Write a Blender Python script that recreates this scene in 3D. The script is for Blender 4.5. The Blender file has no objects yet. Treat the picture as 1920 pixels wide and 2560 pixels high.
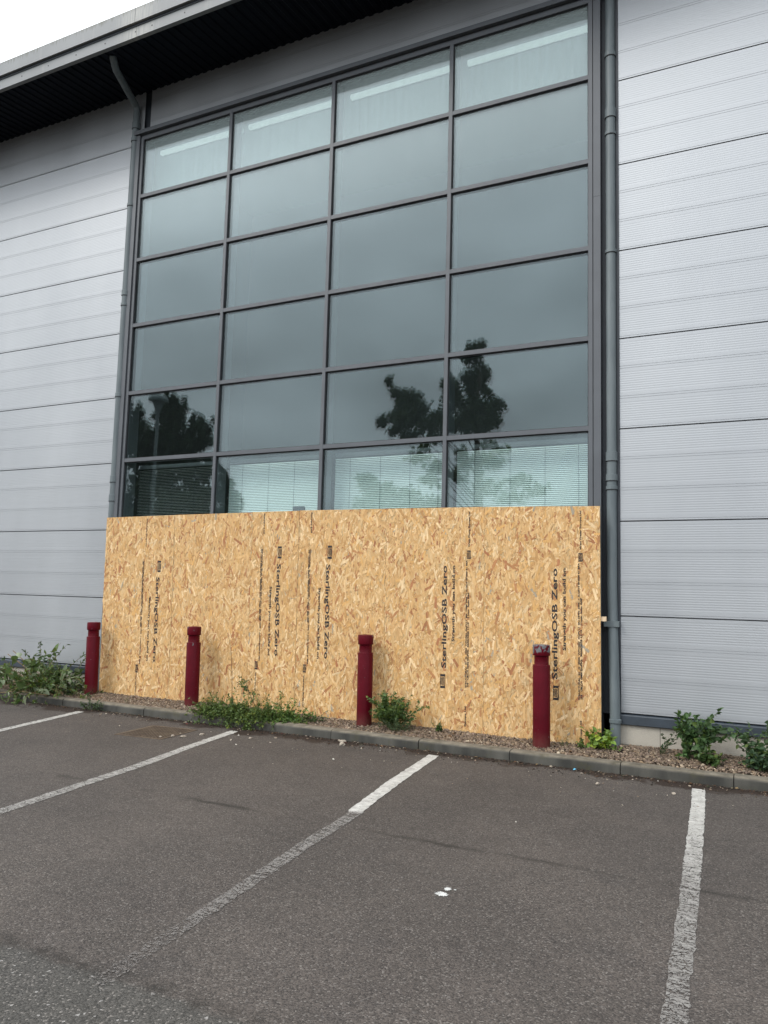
import bpy, math
import numpy as np
from mathutils import Matrix, Vector
R = math.radians
rng = np.random.default_rng(7)
sc = bpy.context.scene
col = sc.collection

# ------------------------------------------------------------------ camera
cam_d = bpy.data.cameras.new("camera"); cam = bpy.data.objects.new("camera", cam_d); col.objects.link(cam)
yaw, pitch, roll = -0.46460, 0.10340, 0.02640
F = Vector((math.sin(yaw)*math.cos(pitch), math.cos(yaw)*math.cos(pitch), math.sin(pitch)))
r0 = Vector((math.cos(yaw), -math.sin(yaw), 0)); u0 = r0.cross(F)
RX = math.cos(roll)*r0 + math.sin(roll)*u0; UP = -math.sin(roll)*r0 + math.cos(roll)*u0
CAMP = Vector((1.7731, -8.5295, 1.1675))
cam.matrix_world = Matrix(((RX.x, UP.x, -F.x, CAMP.x), (RX.y, UP.y, -F.y, CAMP.y), (RX.z, UP.z, -F.z, CAMP.z), (0, 0, 0, 1)))
cam_d.sensor_fit = 'VERTICAL'; cam_d.sensor_height = 36; cam_d.lens = 36*1966.07/2560
cam_d.clip_start = 0.05; cam_d.clip_end = 2000
sc.camera = cam

# ------------------------------------------------------------------ world and sun (overcast)
SUN_TO = Vector((-0.62, -0.72, 0.95)).normalized()
world = bpy.data.worlds.new("World"); sc.world = world; world.use_nodes = True
wt = world.node_tree; wt.nodes.clear()
def wn(t, **k):
    n = wt.nodes.new(t)
    for a, v in k.items(): setattr(n, a, v)
    return n
wo = wn('ShaderNodeOutputWorld'); bg = wn('ShaderNodeBackground'); bg.inputs[1].default_value = 0.1
sky = wn('ShaderNodeTexSky'); sky.sky_type = 'NISHITA'; sky.sun_disc = False
sky.sun_elevation = math.asin(SUN_TO.z); sky.sun_rotation = math.atan2(SUN_TO.x, SUN_TO.y)
sky.dust_density = 4.0
tc = wn('ShaderNodeTexCoord'); sp = wn('ShaderNodeSeparateXYZ')
wt.links.new(tc.outputs['Generated'], sp.inputs[0])
ramp = wn('ShaderNodeValToRGB'); ramp.color_ramp.interpolation = 'EASE'
els = ramp.color_ramp.elements
# overcast sky: radiance rises from the horizon to the zenith (x10, background strength is 0.1)
els[0].position = 0.0; els[0].color = (0.45, 0.475, 0.505, 1)
els[1].position = 1.0; els[1].color = (0.92, 0.955, 1.0, 1)
for p_, c_ in ((0.16, (0.48, 0.51, 0.54)), (0.33, (0.58, 0.62, 0.655)), (0.5, (0.80, 0.84, 0.88)), (0.68, (0.90, 0.935, 0.975))):
    e_ = els.new(p_); e_.color = (*c_, 1)
wt.links.new(sp.outputs['Z'], ramp.inputs[0])
cz = wn('ShaderNodeMath', operation='ADD'); cz.inputs[1].default_value = 0.32
wt.links.new(sp.outputs['Z'], cz.inputs[0])
dv = wn('ShaderNodeVectorMath', operation='DIVIDE'); cmb = wn('ShaderNodeCombineXYZ')
for i in range(3): wt.links.new(cz.outputs[0], cmb.inputs[i])
wt.links.new(tc.outputs['Generated'], dv.inputs[0]); wt.links.new(cmb.outputs[0], dv.inputs[1])
ns = wn('ShaderNodeTexNoise'); ns.inputs['Scale'].default_value = 2.1; ns.inputs['Detail'].default_value = 5; ns.inputs['Roughness'].default_value = 0.5
wt.links.new(dv.outputs[0], ns.inputs['Vector'])
mr = wn('ShaderNodeMapRange'); mr.inputs[1].default_value = 0.3; mr.inputs[2].default_value = 0.7; mr.inputs[3].default_value = 0.68; mr.inputs[4].default_value = 1.22
wt.links.new(ns.outputs['Fac'], mr.inputs[0])
sk2 = wn('ShaderNodeVectorMath', operation='SCALE'); wt.links.new(ramp.outputs[0], sk2.inputs[0])
m10 = wn('ShaderNodeMath', operation='MULTIPLY'); m10.inputs[1].default_value = 16.0
wt.links.new(mr.outputs[0], m10.inputs[0]); wt.links.new(m10.outputs[0], sk2.inputs['Scale'])
mx = wn('ShaderNodeMix', data_type='RGBA'); mx.inputs[0].default_value = 0.94
wt.links.new(sky.outputs[0], mx.inputs[6]); wt.links.new(sk2.outputs[0], mx.inputs[7])
wt.links.new(mx.outputs[2], bg.inputs[0]); wt.links.new(bg.outputs[0], wo.inputs[0])
sun_d = bpy.data.lights.new("sun", 'SUN'); sun_d.energy = 0.9; sun_d.angle = R(22); sun_d.color = (1.0, 0.96, 0.90)
sun = bpy.data.objects.new("sun", sun_d); col.objects.link(sun)
sun.rotation_euler = SUN_TO.to_track_quat('Z', 'Y').to_euler(); sun.location = (-12, -14, 20)
sc.view_settings.view_transform = 'Standard'; sc.view_settings.look = 'None'
sc.view_settings.exposure = 0.82; sc.view_settings.gamma = 1.0; sc.view_settings.use_curve_mapping = False
sc.render.engine = 'CYCLES'
sc.cycles.use_denoising = True
sc.cycles.transparent_max_bounces = 16; sc.cycles.max_bounces = 8; sc.cycles.caustics_reflective = False; sc.cycles.caustics_refractive = False

# ------------------------------------------------------------------ object helpers
def tag(o, label=None, cat=None, group=None, kind=None):
    if label: o['label'] = label
    if cat: o['category'] = cat
    if group: o['group'] = group
    if kind: o['kind'] = kind
    return o
def empty(name, loc=(0, 0, 0), label=None, cat=None, group=None):
    o = bpy.data.objects.new(name, None); col.objects.link(o); o.location = loc; o.empty_display_size = 0.1
    return tag(o, label, cat, group)
class MB:
    def __init__(s): s.v = []; s.f = []; s.c = []; s.n = 0
    def add(s, verts, faces, color=None):
        s.v.append(np.asarray(verts, float).reshape(-1, 3))
        for f in faces: s.f.append([i + s.n for i in f])
        if color is not None: s.c += [color]*len(faces)
        s.n += len(s.v[-1]); return s
    def box(s, x0, x1, y0, y1, z0, z1, color=None):
        v = [(x0,y0,z0),(x1,y0,z0),(x1,y1,z0),(x0,y1,z0),(x0,y0,z1),(x1,y0,z1),(x1,y1,z1),(x0,y1,z1)]
        return s.add(v, [(0,3,2,1),(4,5,6,7),(0,1,5,4),(1,2,6,5),(2,3,7,6),(3,0,4,7)], color)
    def extrude_x(s, prof, x0, x1, close=True):     # prof: (y, z) polygon or polyline
        n = len(prof); v = [(x0, y, z) for y, z in prof] + [(x1, y, z) for y, z in prof]
        f = [(i, i+1, n+i+1, n+i) for i in range(n-1)]
        if close: f += [(n-1, 0, n, 2*n-1), tuple(range(n-1, -1, -1)), tuple(range(n, 2*n))]
        return s.add(v, f)
    def tube(s, pts, rad, sides=6, cap=True, color=None):
        pts = [Vector(p) for p in pts]; n = len(pts); v = []
        if not hasattr(rad, '__len__'): rad = [rad]*n
        prev = None
        for i, p in enumerate(pts):
            t = (pts[min(i+1, n-1)] - pts[max(i-1, 0)]).normalized()
            a = t.orthogonal().normalized() if prev is None else (prev - t*prev.dot(t)).normalized()
            prev = a; b = t.cross(a)
            for k in range(sides):
                an = 2*math.pi*k/sides; v.append(p + (a*math.cos(an) + b*math.sin(an))*rad[i])
        f = []
        for i in range(n-1):
            for k in range(sides):
                k2 = (k+1) % sides; f.append((i*sides+k, i*sides+k2, (i+1)*sides+k2, (i+1)*sides+k))
        if cap: f += [tuple(range(sides-1, -1, -1)), tuple(range((n-1)*sides, n*sides))]
        return s.add(v, f, color)
    def lathe(s, prof, sides=32, center=(0, 0)):     # prof: (r, z) from bottom to top
        v = []; f = []; n = len(prof)
        for r, z in prof:
            for k in range(sides):
                a = 2*math.pi*k/sides; v.append((center[0]+r*math.cos(a), center[1]+r*math.sin(a), z))
        for i in range(n-1):
            for k in range(sides):
                k2 = (k+1) % sides; f.append((i*sides+k, i*sides+k2, (i+1)*sides+k2, (i+1)*sides+k))
        f += [tuple(range(sides-1, -1, -1)), tuple(range((n-1)*sides, n*sides))]
        return s.add(v, f)
    def build(s, name, mat, parent=None, smooth=None):
        me = bpy.data.meshes.new(name)
        me.from_pydata(np.concatenate(s.v).tolist(), [], s.f)
        if s.c:
            at = me.attributes.new('col', 'FLOAT_COLOR', 'FACE')
            at.data.foreach_set('color', np.array([(*c[:3], 1) for c in s.c], np.float32).ravel())
        return finish(me, name, mat, parent, smooth)
def finish(me, name, mat, parent=None, smooth=None):
    me.materials.append(mat); me.update()
    if smooth:
        me.polygons.foreach_set('use_smooth', [True]*len(me.polygons))
        me.set_sharp_from_angle(angle=R(smooth))
    o = bpy.data.objects.new(name, me); col.objects.link(o)
    if parent is not None: o.parent = parent
    return o
def fast_mesh(name, V, loops, sizes, colors=None, vcol=None):   # big meshes straight from numpy arrays
    me = bpy.data.meshes.new(name)
    me.vertices.add(len(V)); me.vertices.foreach_set('co', np.asarray(V, np.float32).ravel())
    me.loops.add(len(loops)); me.loops.foreach_set('vertex_index', np.asarray(loops, np.int32).ravel())
    sizes = np.asarray(sizes, np.int32); me.polygons.add(len(sizes))
    me.polygons.foreach_set('loop_start', np.concatenate([[0], np.cumsum(sizes)[:-1]]).astype(np.int32))
    me.update(calc_edges=True)
    if colors is not None:
        at = me.attributes.new('col', 'FLOAT_COLOR', 'FACE')
        c = np.ones((len(sizes), 4), np.float32); c[:, :3] = colors; at.data.foreach_set('color', c.ravel())
    return me

# ------------------------------------------------------------------ material helpers
class NT:
    def __init__(s, name):
        s.m = bpy.data.materials.new(name); s.m.use_nodes = True; s.t = s.m.node_tree; s.t.nodes.clear()
        s.out = s.t.nodes.new('ShaderNodeOutputMaterial'); s._tc = None
    def n(s, t, ins=None, **k):
        nd = s.t.nodes.new(t)
        for a, v in k.items(): setattr(nd, a, v)
        if ins:
            for key, v in ins.items(): s.set(nd.inputs[key], v)
        return nd
    def set(s, inp, v):
        if isinstance(v, bpy.types.NodeSocket): s.t.links.new(v, inp)
        elif hasattr(inp.default_value, '__len__') and not isinstance(v, (int, float)):
            inp.default_value = (*v, 1) if len(v) == 3 and len(inp.default_value) == 4 else v
        else: inp.default_value = v
    def obj(s):
        if not s._tc: s._tc = s.n('ShaderNodeTexCoord')
        return s._tc.outputs['Object']
    def map(s, scale=(1, 1, 1), rot=(0, 0, 0), vec=None, loc=(0, 0, 0)):
        return s.n('ShaderNodeMapping', {'Vector': vec or s.obj(), 'Scale': scale, 'Rotation': rot, 'Location': loc}).outputs[0]
    def noise(s, scale, detail=4, rough=0.55, vec=None, dist=0.0):
        return s.n('ShaderNodeTexNoise', {'Vector': vec or s.obj(), 'Scale': scale, 'Detail': detail, 'Roughness': rough, 'Distortion': dist}).outputs['Fac']
    def voro(s, scale, vec=None, out='Color', feature='F1'):
        return s.n('ShaderNodeTexVoronoi', {'Vector': vec or s.obj(), 'Scale': scale}, feature=feature).outputs[out]
    def math(s, op, a, b=0.0, c=0.0, clamp=False):
        return s.n('ShaderNodeMath', {0: a, 1: b, 2: c}, operation=op, use_clamp=clamp).outputs[0]
    def rng(s, v, a, b, c=0.0, d=1.0, smooth=False):
        return s.n('ShaderNodeMapRange', {0: v, 1: a, 2: b, 3: c, 4: d}, interpolation_type='SMOOTHSTEP' if smooth else 'LINEAR').outputs[0]
    def mix(s, f, a, b, blend='MIX'):
        return s.n('ShaderNodeMix', {0: f, 6: a, 7: b}, data_type='RGBA', blend_type=blend).outputs[2]
    def xyz(s, vec=None):
        return s.n('ShaderNodeSeparateXYZ', {0: vec or s.obj()}).outputs
    def attr(s, name, out='Color'):
        return s.n('ShaderNodeAttribute', attribute_name=name).outputs[out]
    def bump(s, h, strength=0.3, dist=0.01):
        return s.n('ShaderNodeBump', {'Height': h, 'Strength': strength, 'Distance': dist}).outputs[0]
    def bsdf(s, color, rough=0.6, metal=0.0, normal=None, spec=0.5, **k):
        ins = {'Base Color': color, 'Roughness': rough, 'Metallic': metal, 'Specular IOR Level': spec}
        if normal is not None: ins['Normal'] = normal
        ins.update(k)
        return s.n('ShaderNodeBsdfPrincipled', ins).outputs[0]
    def done(s, shader):
        s.t.links.new(shader, s.out.inputs[0]); return s.m
def simple(name, c, rough=0.6, metal=0.0, var=0.15, scale=6.0, spec=0.5, bump=0.0, bscale=40):
    t = NT(name); f = t.rng(t.noise(scale, 5), 0.3, 0.7)
    c0 = tuple(x*(1-var) for x in c); c1 = tuple(min(1, x*(1+var)) for x in c)
    nb = t.bump(t.noise(bscale, 3), bump, 0.004) if bump else None
    return t.done(t.bsdf(t.mix(f, c0, c1), rough, metal, nb, spec))
def attr_mat(name, rough=0.6, mult=1.0, spec=0.4, trans=0.0, fine=0.0):
    t = NT(name); c = t.attr('col')
    if fine: c = t.mix(1.0, c, t.mix(t.rng(t.noise(fine, 3), 0.3, 0.7), (0.8, 0.8, 0.8), (1.15, 1.15, 1.15)), 'MULTIPLY')
    b = t.bsdf(c, rough, spec=spec)
    if trans:
        tr = t.n('ShaderNodeBsdfTranslucent', {'Color': c}).outputs[0]
        b = t.n('ShaderNodeMixShader', {0: trans, 1: b, 2: tr}).outputs[0]
    return t.done(b)

# silver micro-rib cladding: metallic paint with faint dust streaks
t = NT('silver_cladding')
dn = t.rng(t.noise(1.0, 5, vec=t.map((0.9, 1, 0.35))), 0.35, 0.7)
sn = t.rng(t.noise(1.0, 4, vec=t.map((9, 1, 0.6))), 0.45, 0.75)
c = t.mix(dn, (0.375, 0.388, 0.402), (0.42, 0.434, 0.448)); c = t.mix(t.math('MULTIPLY', sn, 0.18), c, (0.40, 0.41, 0.41))
M_CLAD = t.done(t.bsdf(c, t.rng(dn, 0, 1, 0.42, 0.50), 0.55))
M_FRAME = simple('grey_powder_coat', (0.088, 0.095, 0.105), 0.42, 0.0, 0.10, 3.0)
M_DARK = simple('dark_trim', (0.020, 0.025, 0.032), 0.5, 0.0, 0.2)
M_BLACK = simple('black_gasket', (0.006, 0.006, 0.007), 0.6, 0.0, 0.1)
M_DRIP = simple('slate_drip_trim', (0.030, 0.040, 0.052), 0.45, 0.0, 0.2, 8)
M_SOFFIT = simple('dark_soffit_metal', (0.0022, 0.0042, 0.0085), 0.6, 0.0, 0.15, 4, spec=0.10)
t = NT('weathered_grey_pipe')
a = t.rng(t.noise(1.0, 5, vec=t.map((14, 14, 2.0))), 0.35, 0.7)
M_PIPE = t.done(t.bsdf(t.mix(a, (0.100, 0.122, 0.130), (0.150, 0.176, 0.182)), 0.5))
# fascia: grey with pale bloom and green-black streaks hanging from its top edge
t = NT('fascia_metal'); X, Y, Z = t.xyz()
st = t.noise(1.0, 3, vec=t.map((34, 1, 1.3)))
hang = t.math('ADD', t.rng(Z, 8.93, 9.14, -0.55, 0.16), t.math('MULTIPLY', t.noise(1.3, 3), 0.30))
green = t.rng(t.math('ADD', st, hang), 0.60, 0.86)
pale = t.rng(t.noise(1.0, 4, vec=t.map((7, 1, 0.5), loc=(3, 0, 0))), 0.58, 0.75)
jx = t.math('SUBTRACT', 1.0, t.math('MULTIPLY', t.math('ABSOLUTE', t.math('ADD', X, 5.95)), 2.2), clamp=True)
pale = t.math('MAXIMUM', t.math('MULTIPLY', pale, 0.45), t.math('MULTIPLY', t.math('MULTIPLY', jx, t.rng(st, 0.3, 0.6)), 1.0))
c = t.mix(t.rng(t.noise(0.8, 4), 0.3, 0.7), (0.165, 0.175, 0.180), (0.215, 0.225, 0.230))
c = t.mix(pale, c, (0.34, 0.34, 0.315)); c = t.mix(t.math('MULTIPLY', green, 0.85), c, (0.075, 0.082, 0.062))
M_FASCIA = t.done(t.bsdf(c, 0.55, 0.0))
# double glazing (each sheet): part mirror, part clear; streaky dust, its pale haze put in to lighten the upper panes
t = NT('tinted_glass'); X, Y, Z = t.xyz()
lw = t.n('ShaderNodeLayerWeight', {'Blend': 0.5}).outputs['Facing']
fac = t.math('ADD', t.math('MULTIPLY', t.math('POWER', lw, 4.0), 0.85), 0.085)
nrm = t.bump(t.noise(1.1, 1, vec=t.map((0.7, 0.2, 1.3))), 0.05, 0.02)
gl = t.n('ShaderNodeBsdfGlossy', {'Color': (0.82, 0.925, 0.965, 1), 'Roughness': 0.0, 'Normal': nrm}).outputs[0]
tr = t.n('ShaderNodeBsdfTransparent', {'Color': (0.875, 0.94, 0.93, 1)}).outputs[0]
g = t.n('ShaderNodeMixShader', {0: fac, 1: tr, 2: gl}).outputs[0]
du = t.rng(t.noise(1.0, 4, vec=t.map((16, 1, 0.8))), 0.35, 0.7, 0.88, 1.1)
dm = t.math('MULTIPLY', t.math('MULTIPLY', t.rng(Z, 5.6, 7.7, 0.0, 1.0, True), du), 0.24)
dm = t.math('ADD', dm, 0.004)
M_GLASS = t.done(t.n('ShaderNodeMixShader', {0: dm, 1: g, 2: t.bsdf((0.66, 0.74, 0.74), 0.9)}).outputs[0])
M_BLIND = simple('white_blind_slat', (0.86, 0.89, 0.87), 0.45, 0.0, 0.03, 2)
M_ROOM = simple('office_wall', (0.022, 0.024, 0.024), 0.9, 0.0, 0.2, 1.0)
M_BULK = simple('white_ceiling_bulkhead', (0.42, 0.48, 0.48), 0.9, 0.0, 0.05, 1.0)
t = NT('strip_light_diffuser'); M_TUBE = t.done(t.n('ShaderNodeEmission', {'Color': (0.86, 1.0, 0.95, 1), 'Strength': 0.30}).outputs[0])
# plinth blockwork
t = NT('buff_blockwork'); X, Y, Z = t.xyz()
br = t.n('ShaderNodeTexBrick', {'Vector': t.n('ShaderNodeCombineXYZ', {0: X, 1: t.math('ADD', Z, 0.315), 2: 0.0}).outputs[0], 'Scale': 1.0, 'Brick Width': 0.45, 'Row Height': 0.225, 'Mortar Size': 0.0055, 'Mortar Smooth': 0.3, 'Color1': (0.43, 0.395, 0.335, 1), 'Color2': (0.47, 0.43, 0.37, 1), 'Mortar': (0.23, 0.21, 0.18, 1)})
gr = t.mix(t.rng(t.noise(160, 3), 0.35, 0.7), (0.82, 0.82, 0.82), (1.08, 1.08, 1.08))
c = t.mix(1.0, br.outputs['Color'], gr, 'MULTIPLY')
dirt = t.math('MULTIPLY', t.rng(t.math('ADD', Z, t.math('MULTIPLY', t.noise(5, 4), 0.16)), -0.20, -0.30), 0.45)
c = t.mix(dirt, c, (0.16, 0.135, 0.10))
M_BLOCK = t.done(t.bsdf(c, 0.9, normal=t.bump(t.math('ADD', t.noise(120, 3), t.math('MULTIPLY', br.outputs['Fac'], -2.0)), 0.35, 0.006)))
# asphalt
t = NT('worn_asphalt'); X, Y, Z = t.xyz(); P2 = t.n('ShaderNodeCombineXYZ', {0: X, 1: Y, 2: 0.0}).outputs[0]
big = t.rng(t.noise(0.55, 5, vec=P2), 0.3, 0.7); mid = t.rng(t.noise(3.2, 5, vec=P2), 0.3, 0.7)
c = t.mix(big, (0.055, 0.0480, 0.0430), (0.088, 0.0755, 0.0665)); c = t.mix(t.math('MULTIPLY', mid, 0.42), c, (0.044, 0.039, 0.0355))
sp_ = t.rng(t.noise(1.35, 4, 0.6, vec=t.map((1, 1, 0), loc=(7, 3, 0))), 0.60, 0.74); c = t.mix(t.math('MULTIPLY', sp_, 0.45), c, (0.036, 0.033, 0.032))
pl_ = t.rng(t.noise(2.1, 4, 0.6, vec=t.map((1, 1, 0), loc=(1, 9, 0))), 0.62, 0.76); c = t.mix(t.math('MULTIPLY', pl_, 0.30), c, (0.115, 0.103, 0.095))
cell = t.n('ShaderNodeSeparateColor', {0: t.voro(135, P2)}).outputs; cell2 = t.n('ShaderNodeSeparateColor', {0: t.voro(85, P2)}).outputs
c = t.mix(1.0, c, t.mix(cell[0], (0.50, 0.50, 0.50), (1.50, 1.47, 1.44)), 'MULTIPLY')
old = t.rng(t.math('ADD', Y, t.math('MULTIPLY', t.noise(2.2, 5, vec=P2), 0.22)), -5.80, -5.84)       # older surfacing beyond the seam
c = t.mix(t.math('MULTIPLY', old, 0.7), c, t.mix(cell[0], (0.026, 0.026, 0.023), (0.076, 0.075, 0.068)))
c = t.mix(t.math('MULTIPLY', t.rng(cell[1], 0.930, 0.945), t.math('ADD', t.math('MULTIPLY', old, 0.15), 0.5)), c, (0.22, 0.20, 0.18))
c = t.mix(t.math('MULTIPLY', t.rng(cell2[1], 0.988, 0.992), t.math('ADD', t.math('MULTIPLY', old, 0.45), 0.10)), c, (0.42, 0.40, 0.38))
# joints, cracks and tyre-dark streaks
wob = t.math('MULTIPLY', t.math('SUBTRACT', t.noise(3.0, 6, 0.65, vec=P2), 0.5), 0.17)
d1 = t.math('ABSOLUTE', t.math('ADD', t.math('ADD', Y, 3.56), wob))
br1 = t.rng(t.noise(1.6, 3, vec=P2), 0.40, 0.62)
ln1 = t.math('MULTIPLY', t.rng(d1, 0.05, 0.0), t.math('MULTIPLY', br1, 0.85))
ck1 = t.math('MULTIPLY', t.rng(d1, 0.011, 0.004), t.math('MULTIPLY', br1, 0.75))
d2 = t.math('ABSOLUTE', t.math('ADD', t.math('ADD', Y, 5.90), t.math('MULTIPLY', wob, 1.1)))
ln2 = t.math('MULTIPLY', t.rng(d2, 0.075, 0.0), t.math('MULTIPLY', t.rng(t.noise(9, 4, vec=P2), 0.32, 0.6), t.rng(X, 1.2, -0.6, 0.0, 0.75)))
dk = t.math('MAXIMUM', t.math('MAXIMUM', ln1, ck1), ln2)
c = t.mix(dk, c, (0.016, 0.014, 0.011))
# moss and silt gathered along the kerb
ms = t.rng(t.math('ADD', t.math('ADD', Y, t.math('MULTIPLY', t.rng(t.noise(1.3, 3, vec=P2), 0.42, 0.68), 0.36)), t.math('MULTIPLY', t.noise(11, 5, vec=P2), 0.36)), -0.74, -0.62)
c = t.mix(t.math('MULTIPLY', ms, 0.93), c, t.mix(t.noise(60, 3, vec=P2), (0.009, 0.006, 0.004), (0.034, 0.018, 0.010)))
h = t.math('ADD', t.math('MULTIPLY', t.voro(135, P2, 'Distance'), -1.0), t.math('MULTIPLY', t.noise(35, 4, vec=P2), 0.8))
M_ASPH = t.done(t.bsdf(c, 0.82, normal=t.bump(h, 0.5, 0.006), spec=0.35))
# thermoplastic markings, worn by the 'wear' value of the sheet
t = NT('worn_white_paint'); X, Y, Z = t.xyz(); P2 = t.n('ShaderNodeCombineXYZ', {0: X, 1: Y, 2: 0.0}).outputs[0]
wear = t.attr('wear', 'Fac')
nz = t.math('ADD', t.math('MULTIPLY', t.noise(70, 4, 0.7, vec=P2), 0.65), t.math('MULTIPLY', t.noise(11, 4, vec=t.map((1, 2.6, 1))), 0.35))
crk = t.voro(11, t.map((1.0, 2.3, 1.0)), 'Distance', 'DISTANCE_TO_EDGE')
nz = t.math('SUBTRACT', nz, t.math('MULTIPLY', t.rng(crk, 0.035, 0.0), 0.16))
al = t.rng(t.math('SUBTRACT', nz, t.math('ADD', t.math('MULTIPLY', wear, 0.62), 0.125)), -0.04, 0.05)
c = t.mix(t.rng(t.noise(14, 5, vec=P2), 0.3, 0.7), (0.33, 0.32, 0.295), (0.56, 0.55, 0.515))
c = t.mix(t.math('MULTIPLY', t.rng(t.math('ADD', wear, t.math('MULTIPLY', t.math('SUBTRACT', t.noise(40, 3, vec=P2), 0.5), 0.10)), 0.40, 0.60), 0.92), c, (0.112, 0.100, 0.092))
M_LINE = t.done(t.n('ShaderNodeMixShader', {0: al, 1: t.n('ShaderNodeBsdfTransparent').outputs[0], 2: t.bsdf(c, 0.75, normal=t.bump(t.noise(120, 3), 0.3, 0.004))}).outputs[0])
# concrete kerb
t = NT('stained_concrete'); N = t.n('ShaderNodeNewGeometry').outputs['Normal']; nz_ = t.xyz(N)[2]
stn = t.rng(t.noise(1.0, 5, vec=t.map((3.5, 3, 1.2))), 0.35, 0.68)
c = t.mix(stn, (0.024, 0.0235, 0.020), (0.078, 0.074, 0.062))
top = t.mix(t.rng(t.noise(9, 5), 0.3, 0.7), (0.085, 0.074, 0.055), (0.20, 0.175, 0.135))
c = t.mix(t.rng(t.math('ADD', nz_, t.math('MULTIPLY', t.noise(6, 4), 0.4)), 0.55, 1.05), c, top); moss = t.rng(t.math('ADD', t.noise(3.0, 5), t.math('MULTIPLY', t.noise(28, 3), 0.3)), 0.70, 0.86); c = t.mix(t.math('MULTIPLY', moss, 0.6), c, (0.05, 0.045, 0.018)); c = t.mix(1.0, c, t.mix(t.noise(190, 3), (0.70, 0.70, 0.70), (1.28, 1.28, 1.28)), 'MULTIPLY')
M_KERB = t.done(t.bsdf(c, 0.88, normal=t.bump(t.noise(90, 4), 0.4, 0.005)))
M_SOIL = simple('gravel_bed_soil', (0.085, 0.062, 0.045), 0.95, 0, 0.4, 30, bump=0.6)
M_STONE = attr_mat('gravel_stone', 0.75, fine=160)
M_RUBBLE = simple('pale_rubble', (0.33, 0.285, 0.23), 0.9, 0, 0.35, 30, bump=0.6, bscale=60)
M_LEAF = attr_mat('leaf', 0.5, trans=0.30)
M_STEM = attr_mat('stem', 0.7)
M_BARK = simple('bark', (0.075, 0.060, 0.045), 0.9, 0, 0.3, 9, bump=0.5)
M_OSB = None
t = NT('osb_strand')
c = t.attr('col'); c = t.mix(1.0, c, t.mix(t.rng(t.noise(1.0, 4, vec=t.map((150, 150, 14))), 0.3, 0.7), (0.80, 0.78, 0.74), (1.16, 1.16, 1.16)), 'MULTIPLY')
c = t.mix(t.rng(t.noise(1.0, 2, vec=t.map((230, 230, 60))), 0.70, 0.76), c, (0.16, 0.085, 0.03))
blot = t.rng(t.noise(0.7, 4), 0.35, 0.7); c = t.mix(t.math('MULTIPLY', blot, 0.18), c, (0.52, 0.33, 0.14))
M_OSB = t.done(t.bsdf(c, 0.62, spec=0.35))
M_PINE = simple('raw_pine', (0.66, 0.50, 0.33), 0.7, 0, 0.1, 20)
# black ink, broken up as by an ink-jet on rough strands
t = NT('black_ink'); n1 = t.noise(1.0, 3, vec=t.map((240, 240, 60)))
al = t.rng(t.math('ADD', n1, t.math('MULTIPLY', t.noise(4.0, 2), 0.25)), 0.36, 0.43)
M_INK = t.done(t.n('ShaderNodeMixShader', {0: t.math('MULTIPLY', al, 0.97), 1: t.n('ShaderNodeBsdfTransparent').outputs[0], 2: t.bsdf((0.018, 0.016, 0.018), 0.6)}).outputs[0])
# bollard paint, chipped to grey; 'bare' sets how much of the collar has lost its paint
def bollard_mat(name, bare, seed):
    t = NT(name); X, Y, Z = t.xyz()
    ch = t.noise(1.0, 4, 0.6, vec=t.map((22, 22, 17), loc=(seed, seed*2, 0)))
    edge = t.math('MAXIMUM', t.rng(t.math('ABSOLUTE', t.math('SUBTRACT', Z, 0.806)), 0.014, 0.002, 0.0, 0.085), t.rng(Z, 0.93, 1.01, 0.0, 0.055))
    top = t.math('MULTIPLY', t.rng(Z, 0.90, 0.945), bare)
    m = t.rng(t.math('ADD', t.math('ADD', ch, edge), top), 0.715, 0.735)
    f2 = t.rng(t.noise(1.0, 2, vec=t.map((70, 70, 55), loc=(seed, 0, seed))), 0.735, 0.755)
    m = t.math('MAXIMUM', m, t.math('MULTIPLY', f2, 0.8))
    c = t.mix(t.rng(t.noise(5, 4), 0.3, 0.7), (0.072, 0.0021, 0.0066), (0.100, 0.0034, 0.0100))
    c = t.mix(m, c, t.mix(t.noise(40, 3), (0.075, 0.08, 0.085), (0.21, 0.21, 0.215)))
    c = t.mix(t.math('MULTIPLY', t.rng(Z, 0.16, 0.0), t.math('MULTIPLY', t.noise(25, 4), 0.55)), c, (0.12, 0.09, 0.065))
    return t.done(t.bsdf(c, t.rng(m, 0, 1, 0.40, 0.7), normal=t.bump(t.math('MULTIPLY', m, -1.0), 0.4, 0.002), spec=0.12))
t = NT('rusty_iron'); f = t.rng(t.noise(7, 5), 0.3, 0.7)
M_RUST = t.done(t.bsdf(t.mix(f, (0.060, 0.040, 0.028), (0.13, 0.095, 0.060)), 0.85, 0.0, t.bump(t.noise(90, 3), 0.4, 0.004)))
M_RUSTD = simple('dark_rust', (0.022, 0.014, 0.010), 0.9, 0, 0.4, 12)

# ------------------------------------------------------------------ the setting: ground
GA, GK, GB = -0.45, -0.35, -0.365      # asphalt, kerb top, soil under the gravel
o = MB(); n = 40
o.add([(-150, -150, GA), (150, -150, GA), (150, 60, GA), (-150, 60, GA)], [(0, 1, 2, 3)])
tag(o.build('car_park', M_ASPH), kind='structure')
o = MB(); o.box(-30, 12, -0.64, 0.30, -0.60, GB); tag(o.build('gravel_bed', M_SOIL), kind='structure')
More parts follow.
